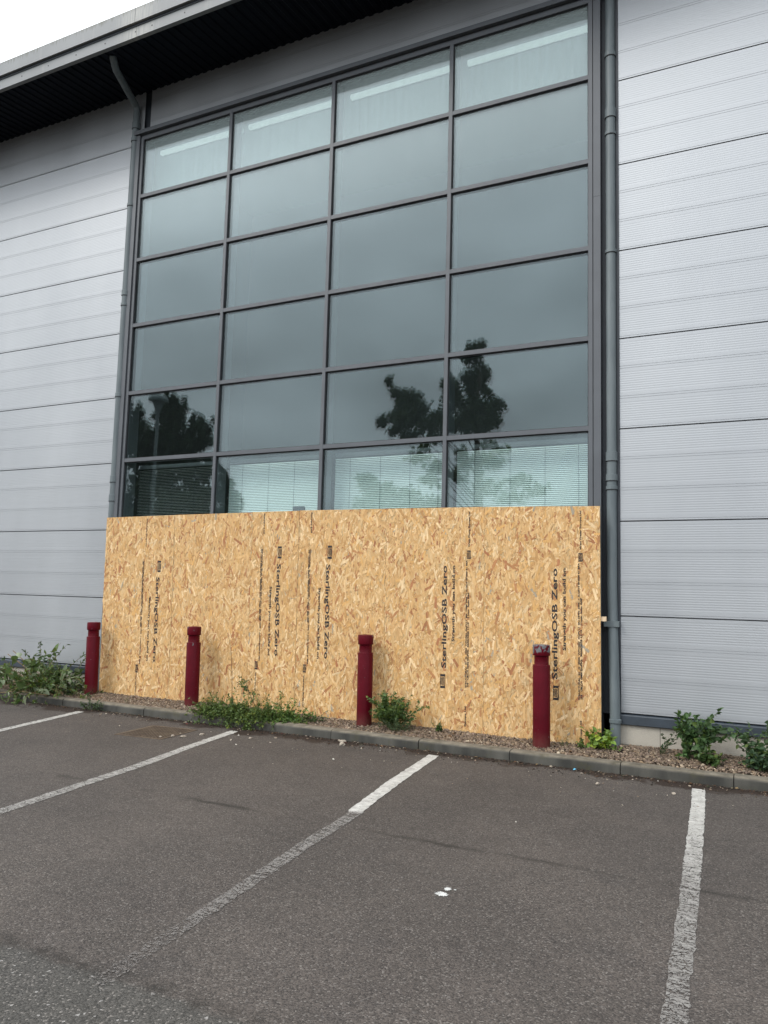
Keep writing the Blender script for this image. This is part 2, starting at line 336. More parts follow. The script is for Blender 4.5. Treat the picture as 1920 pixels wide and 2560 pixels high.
# kerb: stones with open joints, bullnosed
joints = [-30]
x = -16.0
while x < -7.5: joints.append(x); x += 0.915
joints += [-6.88, -6.17, -5.44, -4.55, -3.62, -2.70, -1.64, -0.65, 0.42, 1.39, 2.32, 3.24, 4.16, 12]
m = MB()
for a, b in zip(joints[:-1], joints[1:]):
    dy = rng.uniform(-0.006, 0.006); dz = rng.uniform(-0.003, 0.003)
    prof = [(-0.775+dy, GA-0.1), (-0.772+dy, GK-0.034+dz), (-0.765+dy, GK-0.014+dz), (-0.750+dy, GK-0.003+dz), (-0.735+dy, GK+dz), (-0.640, GK+dz+0.002), (-0.640, GA-0.1)]
    m.extrude_x(prof[::-1], a+0.004, b-0.004)
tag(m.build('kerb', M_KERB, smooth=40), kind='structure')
# road markings
def marking(name, left, right, wear, seed):
    L = np.array(left, float); Rr = np.array(right, float); Wv = np.array(wear, float); r = np.random.default_rng(seed)
    s = np.linspace(0, len(L)-1, 120); k = np.arange(len(L))
    f = lambda a: np.interp(s, k, a)
    jx = r.normal(0, 0.0035, (120, 2))
    V = []; 
    for i in range(120): V += [(f(L[:, 0])[i]+jx[i, 0], f(L[:, 1])[i], GA+0.004), (f(Rr[:, 0])[i]+jx[i, 1], f(Rr[:, 1])[i], GA+0.004)]
    o = MB().add(V, [(2*i, 2*i+1, 2*i+3, 2*i+2) for i in range(119)]).build(name, M_LINE)
    at = o.data.attributes.new('wear', 'FLOAT', 'POINT'); at.data.foreach_set('value', np.repeat(f(Wv), 2).astype(np.float32))
    return tag(o, kind='structure')
marking('road_marking', [(1.066,-1.00),(1.105,-1.45),(1.145,-2.07),(1.21,-3.1),(1.245,-3.62),(1.321,-4.96),(1.36,-5.7)], [(1.172,-0.99),(1.21,-1.45),(1.25,-2.05),(1.315,-3.1),(1.345,-3.62),(1.415,-4.93),(1.46,-5.7)], [0.36,0.385,0.42,0.49,0.53,0.56,0.60], 1)
marking('road_marking', [(-1.437,-0.965),(-1.29,-2.2),(-1.133,-3.19),(-1.10,-3.25),(-1.03,-4.0),(-0.87,-5.3),(-0.80,-6.0)], [(-1.322,-0.965),(-1.17,-2.2),(-1.028,-3.13),(-1.00,-3.22),(-0.93,-4.0),(-0.78,-5.3),(-0.71,-6.0)], [0.33,0.35,0.37,0.555,0.565,0.585,0.66], 2)
marking('road_marking', [(-3.90,-1.0),(-3.72,-2.0),(-3.53,-2.9),(-3.31,-4.3),(-3.2,-5.0)], [(-3.79,-1.0),(-3.61,-2.0),(-3.42,-2.85),(-3.20,-4.3),(-3.09,-5.0)], [0.41,0.46,0.50,0.525,0.57], 3)
marking('road_marking', [(-6.36,-0.98),(-6.03,-2.35),(-5.6,-4.1)], [(-6.25,-0.98),(-5.92,-2.35),(-5.5,-4.1)], [0.42,0.45,0.49], 4)
marking('road_marking', [(3.55,-1.0),(3.62,-3.0),(3.7,-5.5)], [(3.65,-1.0),(3.72,-3.0),(3.8,-5.5)], [0.36,0.42,0.55], 5)
# gravel: loose stones over the bed
def ico():
    p = (1+5**0.5)/2
    v = np.array([(-1,p,0),(1,p,0),(-1,-p,0),(1,-p,0),(0,-1,p),(0,1,p),(0,-1,-p),(0,1,-p),(p,0,-1),(p,0,1),(-p,0,-1),(-p,0,1)], float)
    f = np.array([(0,11,5),(0,5,1),(0,1,7),(0,7,10),(0,10,11),(1,5,9),(5,11,4),(11,10,2),(10,7,6),(7,1,8),(3,9,4),(3,4,2),(3,2,6),(3,6,8),(3,8,9),(4,9,5),(2,4,11),(6,2,10),(8,6,7),(9,8,1)])
    return v/np.linalg.norm(v[0]), f
def euler_mats(r, n):
    q = r.normal(size=(n, 4)); q /= np.linalg.norm(q, axis=1)[:, None]; w, x, y, z = q.T
    return np.stack([1-2*(y*y+z*z), 2*(x*y-z*w), 2*(x*z+y*w), 2*(x*y+z*w), 1-2*(x*x+z*z), 2*(y*z-x*w), 2*(x*z-y*w), 2*(y*z+x*w), 1-2*(x*x+y*y)], 1).reshape(-1, 3, 3)
def stones(name, pos, rad, colors, r, flat=0.62):
    n = len(pos); bv, bf = ico()
    S = np.stack([r.uniform(0.75, 1.35, n), r.uniform(0.75, 1.1, n), r.uniform(flat*0.75, flat*1.2, n)], 1)*rad[:, None]
    V = bv[None]*r.uniform(0.86, 1.12, (n, 12, 1))*S[:, None, :]
    a = r.uniform(0, 6.28, n); ca, sa = np.cos(a), np.sin(a); tl = r.normal(0, 0.28, (n, 2))
    Rz = np.zeros((n, 3, 3)); Rz[:, 0, 0] = ca; Rz[:, 0, 1] = -sa; Rz[:, 1, 0] = sa; Rz[:, 1, 1] = ca; Rz[:, 2, 2] = 1
    Rz[:, 2, 0] = tl[:, 0]; Rz[:, 2, 1] = tl[:, 1]
    V = np.einsum('nij,nkj->nki', Rz, V) + pos[:, None, :]
    loops = (bf[None]+12*np.arange(n)[:, None, None]).reshape(-1)
    return finish(fast_mesh(name, V.reshape(-1, 3), loops, np.full(n*20, 3), np.repeat(colors, 20, 0)), name, M_STONE)
N = 30000
px = rng.uniform(-9.6, 2.9, N); py = -0.648 + 0.70*rng.uniform(0, 1, N)
behind = (px > -6.80) & (px < 0.05) & (py > -0.07)
px, py = px[~behind], py[~behind]; N = len(px)
mound = 0.020*np.sin(px*1.7)*np.sin(px*0.63+1) + 0.022*np.clip((py+0.64)/0.6, 0, 1)
edge = np.clip((py+0.648)/0.05, 0, 1)
rad = np.clip(rng.lognormal(math.log(0.0105), 0.32, N), 0.005, 0.022)
pz = GB + 0.006 + mound*edge + rng.uniform(0, 0.012, N)
pal = np.array([(0.20,0.155,0.115),(0.26,0.205,0.155),(0.155,0.115,0.088),(0.32,0.27,0.21),(0.22,0.17,0.14),(0.12,0.095,0.078),(0.42,0.37,0.30),(0.24,0.18,0.12),(0.18,0.14,0.12)])
ci = rng.choice(len(pal), N, p=[.2,.16,.18,.07,.15,.12,.03,.05,.04]); cc = pal[ci]*rng.uniform(0.55, 1.1, (N, 1))*np.array((1.0, 0.93, 0.84))
tag(stones('gravel', np.stack([px, py, pz], 1), rad, cc, rng), 'brown and buff gravel spread between kerb and wall', 'gravel', kind='stuff')
# crumbs, silt and fallen leaves in the gutter
r = np.random.default_rng(21); N = 3200
x = r.uniform(-7.5, 2.4, N); y = -0.778 - np.abs(r.normal(0, 0.055, N)); y = np.where(r.uniform(size=N) < 0.25, -0.778 - r.uniform(0, 0.34, N), y)
dens = 0.5+0.5*np.sin(x*1.3+0.7)*np.sin(x*0.41); keep = r.uniform(size=N) < 0.35+0.65*dens; x, y = x[keep], y[keep]; N = len(x)
pal = np.array([(0.030,0.018,0.012),(0.060,0.034,0.020),(0.018,0.014,0.009),(0.10,0.075,0.05),(0.30,0.25,0.19),(0.022,0.024,0.010)])
tag(stones('gutter_debris', np.stack([x, y, np.full(N, GA+0.003)], 1), np.clip(r.lognormal(math.log(0.0065), 0.45, N), 0.003, 0.017), pal[r.choice(6, N, p=[.3,.22,.24,.12,.04,.08])], r, 0.5), 'dark moss crumbs and grit lying along the kerb foot', 'debris', kind='stuff')

# ------------------------------------------------------------------ the building
B = empty('industrial_building', (0, 0, GA), 'silver ribbed industrial building with a large grey framed glass wall under dark eaves', 'building')
def bp(mb, name, mat, parent=None, smooth=None):
    o = mb.build(name, mat, None, smooth); o.parent = parent or B
    o.matrix_parent_inverse = (parent or B).matrix_world.inverted() if parent is None else Matrix()
    return o
B.matrix_world  # placed at the asphalt level
bpy.context.view_layer.update()
CY = 0.05
def clad_profile(z0, z1):
    pr = []
    k0 = int(math.floor(z0)); 
    def groove(z, d=0.0032, w=0.0018): return [(CY, z-w), (CY+d, z-w*0.3), (CY+d, z+w*0.3), (CY, z+w)]
    for k in range(k0, int(math.ceil(z1))):
        for b in range(3):
            zb = k+b/3.0
            if b == 0: pr += [(CY+0.02, zb+0.0055), (CY, zb+0.0070)]
            else: pr += groove(zb)
            pr += groove(zb+0.025)
            for i in range(9):
                for s in range(6):
                    a = s/6.0; pr.append((CY+0.0006*(0.5-0.5*math.cos(2*math.pi*a)), zb+0.070+0.025*(i+a)))
            pr.append((CY, zb+0.070+0.225))
        pr += [(CY, k+0.9930), (CY+0.02, k+0.9945)]
    pr = [p for p in pr if z0-1e-6 <= p[1] <= z1+1e-6]
    y0 = pr[0][0]
    return [(CY+0.03, z0), (CY, z0) if y0 <= CY else (CY+0.03, z0)] + pr + [(CY, z1) if pr[-1][0] <= CY else (CY+0.03, z1), (CY+0.03, z1)]
ZT = 8.86
for x0, x1, zlo in ((-24.0, -6.862, 0), (0.290, 11.0, 0), (-6.742, 0.135, 8.172)):
    k = math.floor(zlo)
    while k < ZT:
        a, b = max(k, zlo), min(k+1, ZT)
        bp(MB().extrude_x(clad_profile(a, b), x0, x1, close=False), 'cladding_panel', M_CLAD)
        k += 1
# dark backing behind joints and reveals
bp(MB().box(-24, 11, 0.085, 0.12, 8.06, 8.9), 'wall_liner', M_DARK)
bp(MB().box(-24, -6.84, 0.0851, 0.12, -0.02, 8.06).box(0.10, 11, 0.0851, 0.12, -0.02, 8.06), 'wall_liner', M_DARK)
bp(MB().box(0.262, 0.2895, 0.040, 0.08, -0.10, 8.85), 'corner_trim', M_DARK)
# drip trim and block plinth
for x0, x1 in ((-24.0, -6.90), (0.262, 11.0)):
    prof = [(CY+0.04, -0.004), (0.012, -0.012), (0.006, -0.020), (0.004, -0.104), (0.012, -0.112), (CY+0.04, -0.112)]
    bp(MB().extrude_x(prof[::-1], x0, x1), 'drip_trim', M_DRIP)
    bp(MB().box(x0, x1, 0.038, 0.14, -0.70, -0.112), 'block_plinth', M_BLOCK)
# curtain wall
XM = [-6.8344, -5.1429, -3.4302, -1.7245, -0.012]
ZR = [8.053, 7.1124, 6.0981, 5.0723, 4.0328, 3.0215, 1.99, 0.97, -0.28]
fr = MB()
fr.box(-6.955, -6.868, -0.022, 0.10, -0.40, 8.10)                 # left jamb cover
fr.box(0.019, 0.098, 0.004, 0.16, -0.40, 5.66); fr.box(0.019, 0.098, 0.0045, 0.16, 5.663, 8.10); 
fr.box(-6.995, 0.150, -0.050, 0.06, 8.106, 8.166)                 # head flashing ledge
fr.box(-6.85, 0.02, 0.006, 0.06, 8.060, 8.098)
CW = bp(fr, 'curtain_wall', M_FRAME)
CW.matrix_parent_inverse = B.matrix_world.inverted()
for x in XM: bp(MB().box(x-0.0235, x+0.0235, 0.0, 0.25, -0.35, 8.075), 'mullion', M_FRAME, CW)
for x in XM: bp(MB().box(x-0.034, x+0.034, 0.022, 0.032, -0.35, 8.07), 'gasket', M_BLACK, CW)
for z in ZR:
    bp(MB().box(XM[0]-0.02, XM[-1]+0.02, 0.0025, 0.13, z-0.026, z+0.026), 'transom', M_FRAME, CW)
    bp(MB().box(XM[0], XM[-1], 0.0225, 0.0315, z-0.039, z+0.034), 'gasket', M_BLACK, CW)
r = np.random.default_rng(5)
tilts = {(3,3): -0.0030, (3,4): -0.0036, (2,4): -0.0024, (2,3): -0.0015, (0,4): -0.0034, (3,5): -0.0012, (2,5): -0.001, (0,5): -0.001}
for ci in range(4):
    for ri in range(8):
        x0, x1 = XM[ci]+0.015, XM[ci+1]-0.015; z1, z0 = ZR[ri]-0.015, ZR[ri+1]+0.015
        ox = r.uniform(-0.0006, 0.0006); oz = r.uniform(-0.0006, 0.0006); tx = tilts.get((ci, ri), r.uniform(-0.002, 0.0012)); tz = r.uniform(-0.0012, 0.0012)
        if (ci, ri) in ((2, 4), (0, 4)): tz = -0.0016
        h, w = (z1-z0)/2, (x1-x0)/2
        v = [(x0, 0.035+h*ox+w*oz, z0), (x1, 0.035+h*ox-w*oz, z0), (x1, 0.035-h*ox-w*oz, z1), (x0, 0.035-h*ox+w*oz, z1)]
        q = 0.060
        v += [(x0, q+h*tx+w*tz, z0), (x1, q+h*tx-w*tz, z0), (x1, q-h*tx-w*tz, z1), (x0, q-h*tx+w*tz, z1)]
        bp(MB().add(v, [(0, 1, 2, 3), (4, 5, 6, 7)]), 'pane', M_GLASS, CW)
# rooms behind the glass
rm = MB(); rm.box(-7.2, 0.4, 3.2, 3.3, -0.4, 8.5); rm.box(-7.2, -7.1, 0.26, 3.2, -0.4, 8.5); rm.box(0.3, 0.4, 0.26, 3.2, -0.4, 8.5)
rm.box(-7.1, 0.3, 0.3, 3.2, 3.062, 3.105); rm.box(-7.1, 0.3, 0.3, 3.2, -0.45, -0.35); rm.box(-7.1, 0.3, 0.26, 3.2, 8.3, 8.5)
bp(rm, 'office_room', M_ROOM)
bp(MB().box(-7.09, 0.29, 0.36, 0.42, 7.37, 8.29), 'ceiling_bulkhead', M_BULK)
# eaves: corrugated soffit, two-step fascia, roof
EY = -1.08
def soff(x): 
    ph = (x/0.140) % 1.0
    return 0.018*(0 if ph < 0.42 else (ph-0.42)/0.10 if ph < 0.52 else 1 if ph < 0.88 else (1-ph)/0.12)
xs = []; x = -24.0
while x < 11.0:
    for p_ in (0.0, 0.42, 0.52, 0.88): xs.append((round(x/0.14)+p_)*0.14)
    x += 0.14
V = []; 
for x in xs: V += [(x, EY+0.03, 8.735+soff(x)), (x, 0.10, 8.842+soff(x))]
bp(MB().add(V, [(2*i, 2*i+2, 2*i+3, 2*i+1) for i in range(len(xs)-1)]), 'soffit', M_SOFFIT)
fx = [-24.0, -11.98, -5.98, 0.02, 6.02, 11.0]
for a, b in zip(fx[:-1], fx[1:]):
    g = 0.003
    f = bp(MB().extrude_x([(EY, 8.723), (EY, 8.882), (EY+0.06, 8.887), (EY+0.06, 8.723)][::-1], a+g, b-g), 'fascia_board', M_FASCIA)
    gt = bp(MB().extrude_x([(EY-0.045, 8.910), (EY-0.045, 9.120), (EY-0.035, 9.135), (EY+0.10, 9.135), (EY+0.10, 8.910)][::-1], a+g, b-g), 'gutter', M_FASCIA)
    sx = a+0.28
    while sx < b:
        th = np.linspace(0, 6.283, 9)[:8]
        if -12 < sx < -3: bp(MB().add([(sx+0.011*math.cos(q), EY-0.003, 8.805+0.011*math.sin(q)) for q in th] + [(sx+0.011*math.cos(q), EY, 8.805+0.011*math.sin(q)) for q in th], [tuple(range(8))[::-1]]+[(k, (k+1) % 8, 8+(k+1) % 8, 8+k) for k in range(8)]), 'fascia_screw', M_DARK)
        sx += 0.57
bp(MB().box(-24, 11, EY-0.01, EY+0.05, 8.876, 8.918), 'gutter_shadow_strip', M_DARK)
pr = [(EY+0.02, 9.06), (8.0, 9.95), (8.0, 10.05), (EY+0.02, 9.12)]
bp(MB().extrude_x(pr[::-1], -24, 11), 'roof', M_SOFFIT)
bp(MB().box(-24, 11, 7.6, 7.8, -0.6, 9.85).box(-24, -23.8, 0.12, 7.6, -0.6, 9.0).box(10.8, 11, 0.12, 7.6, -0.6, 9.0), 'rear_wall', M_CLAD)
# rainwater pipes
def pipe(pts, rad, collars):
    o = bp(MB().tube(pts, rad, 20), 'downpipe', M_PIPE, smooth=50)
    for z, hh, x, y in collars: bp(MB().lathe([(rad+0.001, z-hh), (rad+0.0085, z-hh+0.001), (rad+0.0085, z+hh-0.004), (rad+0.001, z+hh)], 20, (x, y)), 'pipe_collar', M_PIPE, o, smooth=40)
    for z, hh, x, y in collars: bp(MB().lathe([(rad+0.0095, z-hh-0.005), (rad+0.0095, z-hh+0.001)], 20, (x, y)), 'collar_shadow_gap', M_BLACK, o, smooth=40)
    return o
pL = (-6.988, 0.0)
pipe([(pL[0], pL[1], -0.40), (pL[0], pL[1], 8.52), (pL[0], -0.01, 8.575), (-6.975, -0.06, 8.62), (-6.945, -0.18, 8.650), (-6.73, -0.70, 8.690), (-6.69, -0.77, 8.71), (-6.63, -0.88, 8.79)], 0.052,
     [(8.29, 0.055, *pL), (8.06, 0.03, *pL), (5.60, 0.04, *pL), (4.02, 0.03, *pL), (2.75, 0.05, *pL), (7.0, 0.02, *pL), (5.42, 0.02, *pL), (2.47, 0.05, *pL)])
pR = (0.205, 0.035)
pipe([(0.243, -0.02, -0.44), (0.243, -0.02, -0.15), (0.232, 0.0, 0.25), (0.212, 0.03, 0.9), (0.205, 0.035, 1.3), (0.205, 0.035, 9.0)], 0.053,
     [(7.33, 0.03, *pR), (6.62, 0.055, *pR), (6.38, 0.02, *pR), (2.70, 0.05, *pR), (2.47, 0.035, *pR), (2.36, 0.02, *pR), (5.0, 0.02, *pR)])
bp(MB().lathe([(0.054, -0.10), (0.062, -0.095), (0.062, -0.06), (0.054, -0.055)], 20, (0.243, -0.02)), 'pipe_shoe_ring', M_PIPE, smooth=40)
bp(MB().box(0.13, 0.283, -0.030, 0.06, 0.885, 0.945), 'pipe_bracket', M_PIPE)

# blinds, strip lights and a dark monitor inside
for i in range(4):
    x0, x1 = XM[i]+0.05, XM[i+1]-0.03
    lab = ['half open venetian blind, dark behind the leftmost low pane', 'closed white venetian blind in the second low pane from the left', 'closed white venetian blind in the third low pane, partly under the tree reflection', 'brightest closed white venetian blind, in the rightmost low pane'][i]
    bl = empty('venetian_blind', ((x0+x1)/2, 0.30, 3.0), lab, 'blind', 'venetian blinds behind the lowest panes')
    w = (x1-x0)/2; m = MB(); z = -0.10
    tilt = R(-4) if i == 0 else R(-52)
    while z > -3.1:
        pts = []
        for s in (-1, -0.5, 0, 0.5, 1):
            a = s*0.0125; cv = 0.0022*(1-s*s); pts.append((a*math.cos(tilt)-cv*math.sin(tilt), -(a*math.sin(tilt))*-1+cv*math.cos(tilt)))
        n0 = len(pts)
        m.add([(-w, -p_[0], z-p_[1]*-1) for p_ in pts]+[(w, -p_[0], z-p_[1]*-1) for p_ in pts], [(k, k+1, n0+k+1, n0+k) for k in range(n0-1)])
        z -= 0.0225
    m.build('slat', M_BLIND if i else M_BLIND, bl, 60)
    MB().box(-w, w, -0.02, 0.02, -0.07, -0.02).build('headrail', M_FRAME, bl)
    for fx_ in (-0.72, -0.18, 0.33, 0.80): MB().box(fx_*w-0.0015, fx_*w+0.0015, -0.0145, -0.0125, -3.1, -0.05).build('ladder_cord', M_DRIP, bl)
    tl = empty('strip_light', ((x0+x1)/2, 0.30, 7.95), ['strip light in the leftmost top pane', 'strip light in the second top pane from the left', 'strip light in the third top pane from the left', 'strip light in the rightmost top pane beside the right downpipe'][i].replace('strip light', 'pale lit strip light'), 'light', 'strip lights behind the top panes')
    MB().box(-w+0.05, w-0.0, -0.012, 0.03, -0.035, 0.03).build('diffuser', M_TUBE, tl)
    MB().box(-w+0.05, w-0.0, 0.031, 0.055, -0.035, 0.03).build('batten', M_BULK, tl)
mo = empty('computer_monitor', (-3.86, 0.20, 2.16), 'dark computer monitor just showing over the boards in front of a blind', 'monitor')
MB().box(-0.085, 0.085, -0.02, 0.02, -0.15, 0.12).build('screen_back', M_DARK, mo)
MB().box(-0.03, 0.03, -0.02, 0.02, -0.40, -0.151).build('stand', M_DARK, mo)

# ------------------------------------------------------------------ OSB hoarding boards
LEAN = math.atan(0.05/2.5)
BASE = Vector((0, -0.105, -0.345))
def board_y(z): return -0.105 - math.tan(LEAN)*(z+0.345)
def plane_hit(px_, py_):                      # photo pixel (1920 wide) -> point on the leaning board plane, in board coordinates
    d = F*1966.07 + RX*(px_-960) - UP*(py_-1280)
    nrm = Vector((0, -math.cos(LEAN), -math.sin(LEAN)))
    k = (BASE-CAMP).dot(nrm)/d.dot(nrm); p_ = CAMP + d*k - BASE
    return p_.x, p_.z/math.cos(LEAN) if abs(math.cos(LEAN)) > 0 else p_.z
def osb_board(x0, x1, h0, h1, label, seed, dy=0.0):
    r = np.random.default_rng(seed); w = x1-x0
    root = empty('osb_board', (x0, BASE.y, BASE.z), label, 'board', 'strand boards covering the lower glass'); root.rotation_euler = (LEAN, 0, 0)
    H = (h0+h1)/2
    core = MB(); core.add([(0.001, 0.002, 0), (w-0.001, 0.002, 0), (w-0.001, 0.002, h1), (0.001, 0.002, h0), (0.001, 0.013, 0), (w-0.001, 0.013, 0), (w-0.001, 0.013, h1), (0.001, 0.013, h0)],
        [(0,1,2,3),(5,4,7,6),(4,0,3,7),(1,5,6,2),(3,2,6,7),(4,5,1,0)], (0.56, 0.39, 0.20))
    core.build('panel', M_OSB, root)
    # surface strands: thin chips lying at random over one another, mostly along the board
    n = int(w*H*2150)
    L = np.clip(r.lognormal(math.log(0.070), 0.5, n), 0.020, 0.16); W = np.clip(L*r.uniform(0.11, 0.36, n), 0.005, 0.032)
    big = r.uniform(size=n) < 0.035; W[big] = r.uniform(0.024, 0.036, big.sum()); L[big] = r.uniform(0.06, 0.12, big.sum())
    ang = r.normal(0, 0.52, n); ang[r.uniform(size=n) < 0.14] += 0.9
    cx = r.uniform(0, w, n); cz = r.uniform(0, H, n); d = -r.uniform(0.0, 0.0022, n)
    k = 6
    t_ = np.stack([-L/2, -L/2*r.uniform(0.7, 1, n), L/2*r.uniform(0.75, 1, n), L/2, L/2*r.uniform(0.72, 1, n), -L/2*r.uniform(0.7, 1, n)], 1)
    s_ = np.stack([W/2*r.uniform(-0.5, 0.9, n), W/2, W/2*r.uniform(0.7, 1, n), W/2*r.uniform(-0.8, 0.6, n), -W/2*r.uniform(0.6, 1, n), -W/2], 1)
    ca, sa = np.cos(ang)[:, None], np.sin(ang)[:, None]
    X = cx[:, None] + s_*ca + t_*sa; Zz = cz[:, None] + t_*ca - s_*sa
    yw = d[:, None] + r.normal(0, 0.00035, (n, k))
    htop = h0 + (h1-h0)*(np.clip(X, 0, w)/w)
    X = np.clip(X, 0.0002, w-0.0002); Zz = np.clip(Zz, 0.0005, htop-0.0005)
    V = np.stack([X, yw, Zz], 2)
    pal = np.array([(0.66,0.420,0.190),(0.60,0.362,0.155),(0.72,0.490,0.250),(0.51,0.285,0.110),(0.80,0.585,0.335),(0.42,0.195,0.080),(0.38,0.155,0.068),(0.36,0.32,0.25),(0.64,0.37,0.135)])
    ci = r.choice(9, n, p=[.24,.19,.17,.11,.095,.065,.035,.006,.089]); c = pal[ci]*r.uniform(0.88, 1.10, (n, 1))
    me = fast_mesh('strand_face', V.reshape(-1, 3), np.arange(n*k), np.full(n, k), c)
    finish(me, 'strand_face', M_OSB, root)
    return root
def ht(px_, py_): return plane_hit(px_, py_)[1]
SX = [plane_hit(270, 1294)[0]-0.02, plane_hit(431, 1470)[0], -4.345, -3.62, -2.39, -1.160, plane_hit(1501.5, 1500)[0]]
TOP = 2.50
tops = [(ht(270, 1294), ht(423, 1288)), (ht(426, 1287.5), ht(630, 1281)), (ht(634, 1280), ht(746, 1277)), (ht(750, 1276), ht(980, 1271.5)), (ht(984, 1271.3), ht(1210, 1267)), (ht(1214, 1267), ht(1500, 1265))]
LB = ['strand board at the left end, beside the leftmost bollard, printed downwards',
      'wide unprinted strand board behind the second bollard from the left',
      'strand board printed downwards above the sprawling green weeds',
      'strand board printed downwards, partly behind the third bollard from the left',
      'strand board printed upwards, between the third bollard and the rightmost one',
      'strand board at the right end, printed upwards, behind the chipped bollard']
boards = []
for i in range(6):
    b = osb_board(SX[i]+0.0004, SX[i+1]-0.0004, tops[i][0], tops[i][1], LB[i], 100+i)
    b.location.y += [0, 0.0015, -0.001, 0.001, 0.0, -0.0015][i]; boards.append(b)
bpy.context.view_layer.update()
# printing on the boards
def ink(board, text, xpix, ypix0, ypix1, height, x_off=0.0, bold=0.0, name='printed_text', lines=1):
    xa, za = plane_hit(xpix[0], ypix0); xb, zb = plane_hit(xpix[1], ypix1)
    cu = bpy.data.curves.new('t', 'FONT'); cu.body = text; cu.offset = bold; cu.resolution_u = 2; cu.space_line = 0.95
    to = bpy.data.objects.new('t', cu); col.objects.link(to)
    dg = bpy.context.evaluated_depsgraph_get(); me = bpy.data.meshes.new_from_object(to.evaluated_get(dg))
    bpy.data.objects.remove(to); bpy.data.curves.remove(cu)
    co = np.zeros(len(me.vertices)*3, np.float32); me.vertices.foreach_get('co', co); co = co.reshape(-1, 3)
    mn, mxx = co.min(0), co.max(0); ln = abs(zb-za)
    u = (co[:, 0]-mn[0])/(mxx[0]-mn[0])*ln; v = ((co[:, 1]-mn[1])/(mxx[1]-mn[1])-0.5)*height
    bx = board.location.x; xc = (xa+xb)/2 - bx + x_off
    if zb < za: P = np.stack([xc+v, np.full(len(u), -0.0034), za-u], 1)      # reads downwards
    else: P = np.stack([xc-v, np.full(len(u), -0.0034), za+u], 1)            # reads upwards
    me.vertices.foreach_set('co', P.astype(np.float32).ravel()); me.name = name
    return finish(me, name, M_INK, board)
def logo(board, xpix, y0, y1, hgt, name='printed_logo'):
    xa, za = plane_hit(xpix, y0); xb, zb = plane_hit(xpix, y1); m = MB(); bx = board.location.x; sgn = 1 if zb < za else -1
    def bar(u0, u1, v0, v1):
        zz = sorted((za+(zb-za)*u0, za+(zb-za)*u1)); xx = sorted((xa-bx+sgn*v0*hgt, xa-bx+sgn*v1*hgt))
        m.add([(xx[0], -0.0034, zz[0]), (xx[1], -0.0034, zz[0]), (xx[1], -0.0034, zz[1]), (xx[0], -0.0034, zz[1])], [(0, 1, 2, 3)])
    bar(0, 1, -0.5, -0.36); bar(0, 0.16, -0.34, 0.5); bar(0.84, 1, -0.34, 0.5); bar(0.2, 0.8, -0.22, -0.08); bar(0.2, 0.8, 0.02, 0.16); bar(0.24, 0.74, 0.24, 0.38); bar(0.18, 0.82, 0.42, 0.5)
    return m.build(name, M_INK, board)
S1 = "STRUCTURAL  2+  Q  0502  WFOSB3  DoPV11  EN 13986 2006  + A12015 EN300 E1 BBA"
S2 = "D3   UKCA 0086 DoPV3:  30/05/2025 17:15    11mm  3mm GAP"
WF = "West Fraser Europe Ltd"
def print_down(b, main, strg, sm, top_eu=None):
    (mx0, my0, mx1, my1, lg) = main; f = lambda y: mx0+(mx1-mx0)*(y-my0)/(my1-my0)
    logo(b, f((my0+lg)/2), my0, lg, 0.060)
    y2 = lg+(my1-lg)*0.055
    ink(b, "SterlingOSB Zero", (f(y2), f(my1)), y2, my1, 0.078, bold=0.022)
    ink(b, "Strength you can build on", (strg[0], strg[2]), strg[1], strg[3], 0.046, bold=0.030)
    x0, y0, x1, y1, ly, we = sm; g = lambda y: x0+(x1-x0)*(y-y0)/(y1-y0)
    ink(b, S1, (g(y0), g(ly-8)), y0, ly-8, 0.021, 0.012, 0.045)
    ink(b, S2, (g(y0), g(y0+(ly-y0)*0.62)), y0+2, y0+(ly-y0)*0.62, 0.021, -0.012, 0.045)
    logo(b, g(ly), ly-7, ly+13, 0.045, 'printed_mark')
    ink(b, WF, (g(ly+20), g(we)), ly+20, we, 0.025, 0.0, 0.035)
    if top_eu: ink(b, top_eu[0], (top_eu[1], top_eu[3]), top_eu[2], top_eu[4], 0.025, 0.0, 0.035)
def print_up(b, main, strg, sm, eu):
    (mx0, my0, mx1, my1, lg) = main; f = lambda y: mx0+(mx1-mx0)*(y-my0)/(my1-my0)
    logo(b, f((my0+lg)/2), my0, lg, 0.060)
    y2 = lg+(my1-lg)*0.055
    ink(b, "SterlingOSB Zero", (f(y2), f(my1)), y2, my1, 0.078, bold=0.022)
    ink(b, "Strength you can build on", (strg[0], strg[2]), strg[1], strg[3], 0.046, bold=0.030)
    x0, y0, x1, y1, ly = sm; g = lambda y: x0+(x1-x0)*(y-y0)/(y1-y0)
    ink(b, S1, (g(y0), g(ly+12)), y0, ly+12, 0.021, -0.012, 0.045)
    ink(b, S2, (g(y0), g(y0+(ly-y0)*0.72)), y0-2, y0+(ly-y0)*0.72, 0.021, 0.012, 0.045)
    logo(b, g(ly), ly+9, ly-12, 0.045, 'printed_mark')
    ink(b, WF, (g(ly-20), g(y1)), ly-20, y1, 0.025, 0.0, 0.035)
    ink(b, "Europe Ltd", (eu[0], eu[2]), eu[1], eu[3], 0.025, 0.0, 0.035)
print_down(boards[0], (400, 1402, 382, 1655, 1430), (377, 1493, 365, 1652), (363, 1402, 337, 1738, 1668, 1738), ("West Fraser Europe Ltd", 369, 1296, 365, 1366))
print_down(boards[2], (701, 1366, 687, 1640, 1396), (679, 1466, 669, 1638), (659, 1372, 637, 1725, 1660, 1725), ("Europe Ltd", 662, 1284, 660, 1334))
print_down(boards[3], (826, 1364, 810, 1647, 1397), (801, 1469, 792, 1647), (778, 1373, 756, 1766, 1668, 1766), ("Europe Ltd", 780, 1281, 778, 1332))
